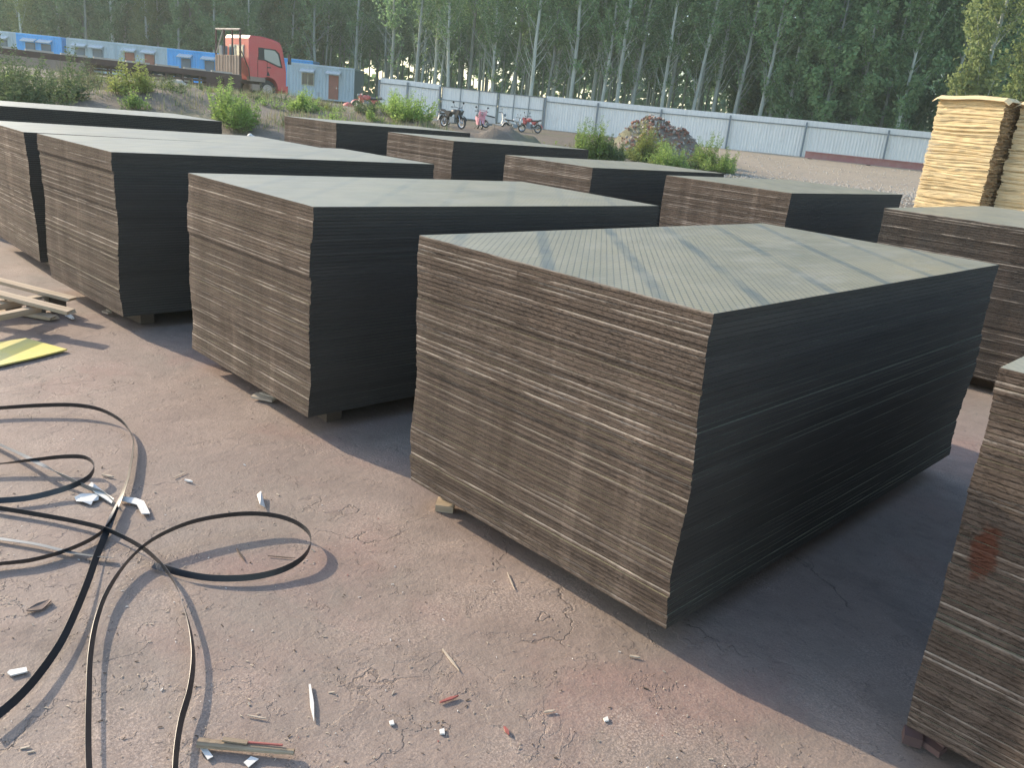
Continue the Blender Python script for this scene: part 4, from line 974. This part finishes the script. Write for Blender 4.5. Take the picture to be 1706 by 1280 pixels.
# ------------------------------------------------------------ straps on the ground
def catmull(pts_, n=10):
    out = []; P4 = [pts_[0]]+pts_+[pts_[-1]]
    for i in range(1, len(P4)-2):
        a, b, c_, d = P4[i-1], P4[i], P4[i+1], P4[i+2]
        for k in range(n):
            t_ = k/n; out.append(.5*((2*b)+(c_-a)*t_+(2*a-5*b+4*c_-d)*t_*t_+(3*b-a-3*c_+d)*t_**3))
    out.append(P4[-2]); return out
def strap(px_pts, label, mat, width=.021):
    """px_pts: (px, py, height, tilt in degrees: 0 flat, 90 on edge)"""
    C_ = [Vector((*at(x, y, h+.006)[:], )) for x, y, h, t_ in px_pts]; T_ = [Vector((q[3], q[2], 0)) for q in px_pts]
    P_ = catmull(C_); A_ = catmull(T_); vs = []; th = .0011; n = len(P_)
    for i, p in enumerate(P_):
        tg = (P_[min(n-1, i+1)]-P_[max(0, i-1)]).normalized(); sdv = tg.cross(Vector((0, 0, 1))).normalized()
        a = R(A_[i].x); wv = sdv*math.cos(a)+Vector((0, 0, 1))*math.sin(a); nv = tg.cross(wv).normalized()
        if p.z-abs(wv.z)*width/2 < .002: p = Vector((p.x, p.y, .002+abs(wv.z)*width/2))
        for a_, b_ in ((-1, -1), (1, -1), (1, 1), (-1, 1)): vs.append(p+wv*(width/2*a_)+nv*(th/2*b_))
    fs = [(0, 1, 2, 3)[::-1], tuple(4*(n-1)+j for j in range(4))]
    for i in range(n-1):
        for j in range(4): fs.append((4*i+j, 4*i+(j+1) % 4, 4*i+4+(j+1) % 4, 4*i+4+j))
    mb = MB(); mb.add(vs, fs); o = mb.build('packing_strap', M[mat]); tag(o, label, 'strap', 'loose packing straps on the ground'); return o
strap([(-40, 683, .03, 60), (0, 680, .03, 65), (60, 676, .035, 70), (120, 675, .04, 75), (165, 682, .04, 75), (200, 700, .03, 80), (218, 722, .02, 80), (222, 745, .02, 110), (215, 790, .02, 125), (205, 820, .02, 140), (190, 855, .015, 165), (176, 890, .01, 205), (160, 930, .012, 220), (148, 965, .015, 225), (128, 1015, .02, 230), (103, 1068, .02, 232), (68, 1120, .02, 235), (30, 1163, .02, 238), (-20, 1205, .02, 240)], 'strap curving round at the upper left and running down to the left photo edge', 'strap', .022)
strap([(-40, 775, .03, 40), (0, 773, .03, 35), (60, 766, .04, 60), (110, 761, .05, 70), (143, 763, .05, 75), (157, 777, .045, 90), (148, 795, .035, 80), (125, 808, .03, 75), (90, 820, .02, 70), (40, 831, .015, 65), (-30, 836, .015, 60)], 'short tight strap bend at the left photo edge, inside the big curve', 'strap')
strap([(-40, 720, .02, 15), (0, 741, .02, 15), (35, 757, .03, 10), (70, 775, .04, 5), (105, 793, .03, 70), (145, 812, .02, 80), (172, 822, .012, 80), (190, 838, .012, 90)], 'bright silvery strap slanting in from the left photo edge', 'steel')
strap([(-30, 842, .012, 80), (0, 847, .012, 80), (60, 857, .012, 82), (120, 868, .014, 80), (170, 880, .018, 80), (205, 895, .02, 82), (240, 915, .02, 85), (268, 940, .02, 88), (290, 970, .02, 82), (306, 1010, .02, 74), (318, 1055, .022, 66), (322, 1100, .022, 62), (316, 1150, .022, 60), (302, 1200, .02, 60), (294, 1250, .02, 60), (291, 1300, .02, 60)], 'strap crossing from the left edge then turning down to the bottom photo edge', 'strap')
strap([(150, 1310, .02, 125), (147, 1240, .02, 125), (148, 1160, .02, 124), (151, 1090, .02, 120), (162, 1030, .02, 112), (182, 980, .022, 98), (218, 930, .03, 75), (260, 896, .045, 70), (320, 870, .055, 70), (385, 858, .055, 72), (440, 857, .05, 75), (482, 866, .045, 80), (511, 884, .04, 88), (518, 905, .038, 92), (504, 930, .03, 85), (470, 950, .02, 78), (420, 962, .015, 75), (360, 964, .012, 72), (310, 957, .012, 65), (255, 942, .01, 30)], 'strap forming the big loop in front of the middle stacks', 'strap')
strap([(-30, 892, .006, 5), (0, 898, .006, 5), (60, 907, .008, 8), (110, 919, .008, 10), (150, 926, .008, 20), (190, 930, .008, 30)], 'dull grey flat strap short piece at the left photo edge', 'steel', .017)
strap([(-30, 946, .012, 60), (0, 940, .012, 60), (50, 934, .012, 65), (100, 921, .012, 65), (140, 905, .012, 70), (168, 888, .014, 75), (186, 866, .018, 85), (196, 845, .018, 90)], 'dark strap sweeping from the left photo edge up to the white scraps', 'strap')

# ------------------------------------------------------------ scraps
def flat_scrap(name, poly, th, z0, mat, label, cat, group=None, bend=0.0):
    pts_ = [at(x, y, z0) for x, y in poly]; c = sum(pts_, Vector())/len(pts_); n = len(pts_)
    mb = MB(); vs = [p-c+Vector((0, 0, bend*(1 if i % 2 else 0))) for i, p in enumerate(pts_)]
    mb.add([v+Vector((0, 0, 0)) for v in vs]+[v+Vector((0, 0, th)) for v in vs], [tuple(range(n)), tuple(range(2*n-1, n-1, -1))]+[(i, (i+1) % n, n+(i+1) % n, n+i) for i in range(n)])
    o = mb.build(name, M[mat], loc=c); tag(o, label, cat, group); return o
flat_scrap('plastic_scrap', [(124, 829), (135, 826), (150, 823), (166, 826), (164, 834), (155, 838), (152, 842), (138, 839), (127, 836)], .002, .006, 'white_scrap', 'torn white plastic scrap left of the strap crossing', 'scrap', bend=.006)
flat_scrap('plastic_scrap', [(146, 812), (153, 808), (172, 820), (190, 836), (186, 840), (160, 826)], .004, .010, 'white_scrap', 'folded white strip tucked under the straps', 'scrap', bend=.008)
flat_scrap('plastic_scrap', [(196, 833), (203, 830), (226, 831), (240, 838), (250, 857), (236, 859), (228, 842), (200, 836)], .003, .010, 'white_scrap', 'bent white strip right of the strap crossing', 'scrap', bend=.004)
flat_scrap('plastic_scrap', [(428, 825), (435, 824), (442, 846), (433, 846)], .002, .008, 'white_scrap', 'small upright white tab behind the big strap loop', 'scrap', bend=.012)
flat_scrap('plastic_scrap', [(12, 1123), (16, 1119), (44, 1114), (46, 1121), (18, 1128)], .004, .004, 'white_scrap', 'thick white chip at the left photo edge', 'scrap')
flat_scrap('plastic_scrap', [(332, 1246), (341, 1243), (355, 1262), (346, 1267)], .002, .006, 'white_scrap', 'white rectangular tab left, just below the stick', 'scrap')
flat_scrap('plastic_scrap', [(406, 1272), (418, 1262), (431, 1266), (414, 1280)], .002, .006, 'white_scrap', 'white rectangular tab at the bottom photo edge, right of the other tab', 'scrap')
def splinter(x0, y0, x1, y1, wd, mat, label, z=.004):
    a, b = at(x0, y0, z), at(x1, y1, z); c = (a+b)/2; d = b-a; mb = MB(); sdv = d.cross(Vector((0, 0, 1))).normalized()*wd/2; up = Vector((0, 0, wd*.5))
    mb.add([a-c-sdv*.5, a-c+sdv*.5, (d*.1)+sdv, b-c+sdv*.1, b-c-sdv*.1, (d*.05)-sdv]+[v+up for v in (a-c-sdv*.5, a-c+sdv*.5, (d*.1)+sdv, b-c+sdv*.1, b-c-sdv*.1, (d*.05)-sdv)],
           [(5, 4, 3, 2, 1, 0), (6, 7, 8, 9, 10, 11)]+[(i, (i+1) % 6, 6+(i+1) % 6, 6+i) for i in range(6)])
    o = mb.build('wood_splinter', M[mat], loc=c); tag(o, label, 'splinter', 'loose splinters on the ground'); return o
splinter(516, 1143, 523, 1203, .010, 'white_scrap', 'long white splinter standing out right of the straps')
splinter(412, 1193, 445, 1199, .005, 'chip', 'thin pale splinter above the worn stick')
splinter(737, 1083, 765, 1119, .007, 'chip', 'long pale splinter in the middle foreground')
splinter(733, 1172, 764, 1161, .009, 'redchip', 'red splinter in the middle foreground')
splinter(1049, 1094, 1067, 1097, .008, 'chip', 'short pale chip near the front corner of the nearest stack')
splinter(845, 955, 857, 983, .005, 'chip', 'thin twig near the lower edge of the nearest stack')
splinter(906, 1188, 925, 1185, .007, 'chip', 'small pale chip on the crack in the foreground')
splinter(289, 797, 311, 787, .005, 'chip', 'thin pale straw behind the strap curve')
splinter(170, 792, 190, 796, .010, 'chip', 'pale pink chip inside the upper strap curve')
splinter(308, 801, 321, 804, .012, 'white_scrap', 'small pale pebble like chip right of the upper strap curve')
splinter(394, 915, 408, 936, .006, 'bearer', 'dark twig inside the big strap loop')
splinter(446, 927, 492, 931, .004, 'bearer', 'thin dark twig by the right side of the big strap loop')
splinter(840, 1213, 848, 1226, .009, 'redchip', 'tiny dull red flake near the bottom centre')
flat_scrap('wood_chip', [(1550-545, 1199), (1012, 1196), (1014, 1203), (1007, 1204)], .004, .002, 'white_scrap', 'small squarish white chip right of centre in the foreground', 'chip')
flat_scrap('wood_chip', [(648, 1204), (655, 1202), (657, 1209), (650, 1210)], .004, .002, 'white_scrap', 'small white chip left of a near twin in the foreground', 'chip')
flat_scrap('wood_chip', [(732, 1218), (740, 1216), (741, 1225), (733, 1225)], .004, .002, 'white_scrap', 'small white chip right of a near twin in the foreground', 'chip')
flat_scrap('cement_flake', [(44, 1019), (62, 1010), (84, 1001), (86, 1005), (70, 1018), (50, 1022)], .005, .004, 'crust', 'loose cement flake lying between two strap shadows', 'flake', bend=.004)
# stick
a, b = at(330, 1236, .02), at(490, 1256, .012)
st = empty('wooden_stick', (a+b)/2*1.0, math.atan2((b-a).y, (b-a).x)); tag(st, 'worn wooden stick lying at the bottom photo edge', 'stick')
L = (b-a).length; mb = MB(); n = 16; vs = []
for i in range(n+1):
    q = i/n; x = -L/2+L*q; wv = .016*(1-.45*q)+.0025*noise.noise(Vector((i*.9, 0, 0))); zv = .0085*(1-.3*q)+.002*noise.noise(Vector((i*.7, 3, 0)))
    for k in range(8):
        an = k*math.pi/4+.39; vs.append((x, wv*max(-.8, min(.8, math.cos(an))), zv*math.sin(an)*1.2))
fs = [(8*i+k, 8*i+(k+1) % 8, 8*i+8+(k+1) % 8, 8*i+8+k) for i in range(n) for k in range(8)]+[tuple(range(8))[::-1], tuple(8*n+k for k in range(8))]
mb.add(vs, fs); mb.build('shaft', M['stickwood'], st)
mb = MB(); mb.box((-L*.12, .004, .012), (L*.26, .012, .004), Matrix.Rotation(.05, 3, 'Y')); mb.box((L*.12, .006, .010), (L*.5, .004, .004), Matrix.Rotation(.02, 3, 'Z'), 1); mb.build('split_sliver', [M['stickwood'], M['redchip']], st)
# yellow board
flat_scrap('board', [(-60, 590), (0, 572), (43, 565.5), (112, 584), (61, 597), (4, 610), (-60, 622)], .008, .010, 'yellow' if 'yellow' in M else 'white_scrap', 'pale yellow board lying flat at the left photo edge', 'board')
# broken pallet
pal = empty('broken_pallet', (0, 0, 0)); tag(pal, 'broken pale wooden pallet lying at the left photo edge', 'pallet')
def plank(name, x0, y0, x1, y1, z0, z1, wd, th):
    a, b = at(x0, y0, z0), at(x1, y1, z1); mb = MB(); L = (b-a).length; d = (b-a).normalized(); n = 8; q = d.to_track_quat('X', 'Z').to_matrix(); vs = []
    for i in range(n+1):
        for (yy, zz) in ((-1, -1), (1, -1), (1, 1), (-1, 1)):
            e = random.uniform(-.012, .012) if i in (0, n) else 0
            vs.append(Vector((-L/2+L*i/n+e, yy*wd/2*(1+random.uniform(-.03, .03)), zz*th/2)))
    fs = [(4*i+k, 4*i+(k+1) % 4, 4*i+4+(k+1) % 4, 4*i+4+k) for i in range(n) for k in range(4)]+[(3, 2, 1, 0), tuple(4*n+k for k in range(4))]
    mb.add(vs, fs); o = mb.build(name, M['pine'], pal); o.location = (a+b)/2; o.rotation_euler = q.to_euler(); return o
plank('top_plank', -80, 448, 121, 499, .17, .12, .07, .022); plank('top_plank', -80, 470, 118, 520, .19, .14, .075, .022)
plank('cross_piece', -60, 522, 76, 495, .13, .10, .05, .035); plank('cross_piece', -60, 540, 62, 515, .14, .11, .05, .035); plank('cross_piece', -40, 505, 95, 498, .09, .08, .05, .03)
plank('bottom_plank', -80, 500, 90, 530, .02, .02, .07, .02); plank('bottom_plank', -80, 530, 86, 512, .02, .03, .07, .02)
for (x, y) in ((95, 505), (60, 512), (20, 508)):
    a = at(x, y, .06); mb = MB(); mb.box((a.x, a.y, a.z), (.07, .09, .10)); mb.build('block', M['bearer'], pal)
# bits under the stacks
def bit(px, py, sz, rz, mat, label, z=.02):
    p = at(px, py, z); mb = MB(); mb.box((0, 0, 0), sz, Matrix.Rotation(.12, 3, 'X')); mb.box((sz[0]*.1, sz[1]*.5, sz[2]*.9), (sz[0]*.8, sz[1]*.7, sz[2]*.5), Matrix.Rotation(-.2, 3, 'Z'))
    o = mb.build('wood_offcut', M[mat], loc=p, rz=rz); tag(o, label, 'offcut', 'offcuts at the feet of the stacks')
bit(440, 662, (.12, .05, .012), .5, 'chip', 'pale splintered offcut under the front of the second whole stack')
bit(178, 520, (.06, .03, .012), .3, 'chip', 'pale offcut under the lit end of the long left stack')
bit(116, 528, (.10, .015, .008), .1, 'white_scrap', 'thin white strip on the ground beside the broken pallet')
bit(742, 842, (.07, .06, .03), .7, 'pine', 'yellowish block end under the nearest stack')
bit(1520, 1228, (.045, .04, .03), .4, 'dullred', 'dull red block under the corner of the right edge stack', .03)
bit(1550, 1240, (.07, .035, .018), -.2, 'dullred', 'dull red slat beside the red block under the right edge stack', .03)
# countless small chips
mb = MB(); rs = random.Random(12)
for i in range(1500):
    px = rs.uniform(-40, 1500); py = 560+740*rs.random()**.8
    p = at(px, py, .0)
    if p.y > -.06 and p.x > -6 and not (p.y < -.02): continue
    r = rs.uniform(.0008, .0024)*(1.8 if rs.random() < .06 else 1); L = r*rs.uniform(1, 5); a = rs.uniform(0, 3.14)
    mb.box((p.x, p.y, .0015+r*.3), (L, r, r*.7), Matrix.Rotation(a, 3, 'Z') @ Matrix.Rotation(rs.uniform(-.3, .3), 3, 'Y'), rs.choices((0, 1, 2, 3), (6, 1, 3, .1))[0])
tag(mb.build('wood_chips', [M['chip'], M['white_scrap'], M['bearer'], M['redchip']]), 'tiny wood chips and grit scattered over the yard', 'chips', kind='stuff')

# ------------------------------------------------------------ air haze
t = NT('air_haze'); t.t.nodes.remove(t.b); pv = t.n('ShaderNodeVolumePrincipled')
pv.inputs['Color'].default_value = (.80, .93, .87, 1); pv.inputs['Density'].default_value = .0009; pv.inputs['Anisotropy'].default_value = .3
t.t.links.new(pv.outputs[0], t.out.inputs['Volume'])
mb = MB(); c_ = sdw(0, 75); mb.box((c_.x, c_.y, 12), (270, 270, 28), Matrix.Rotation(-YAW, 3, 'Z'))
tag(mb.build('haze', t.mat), 'thin pale evening haze between the yard and the wood', 'haze', kind='stuff')
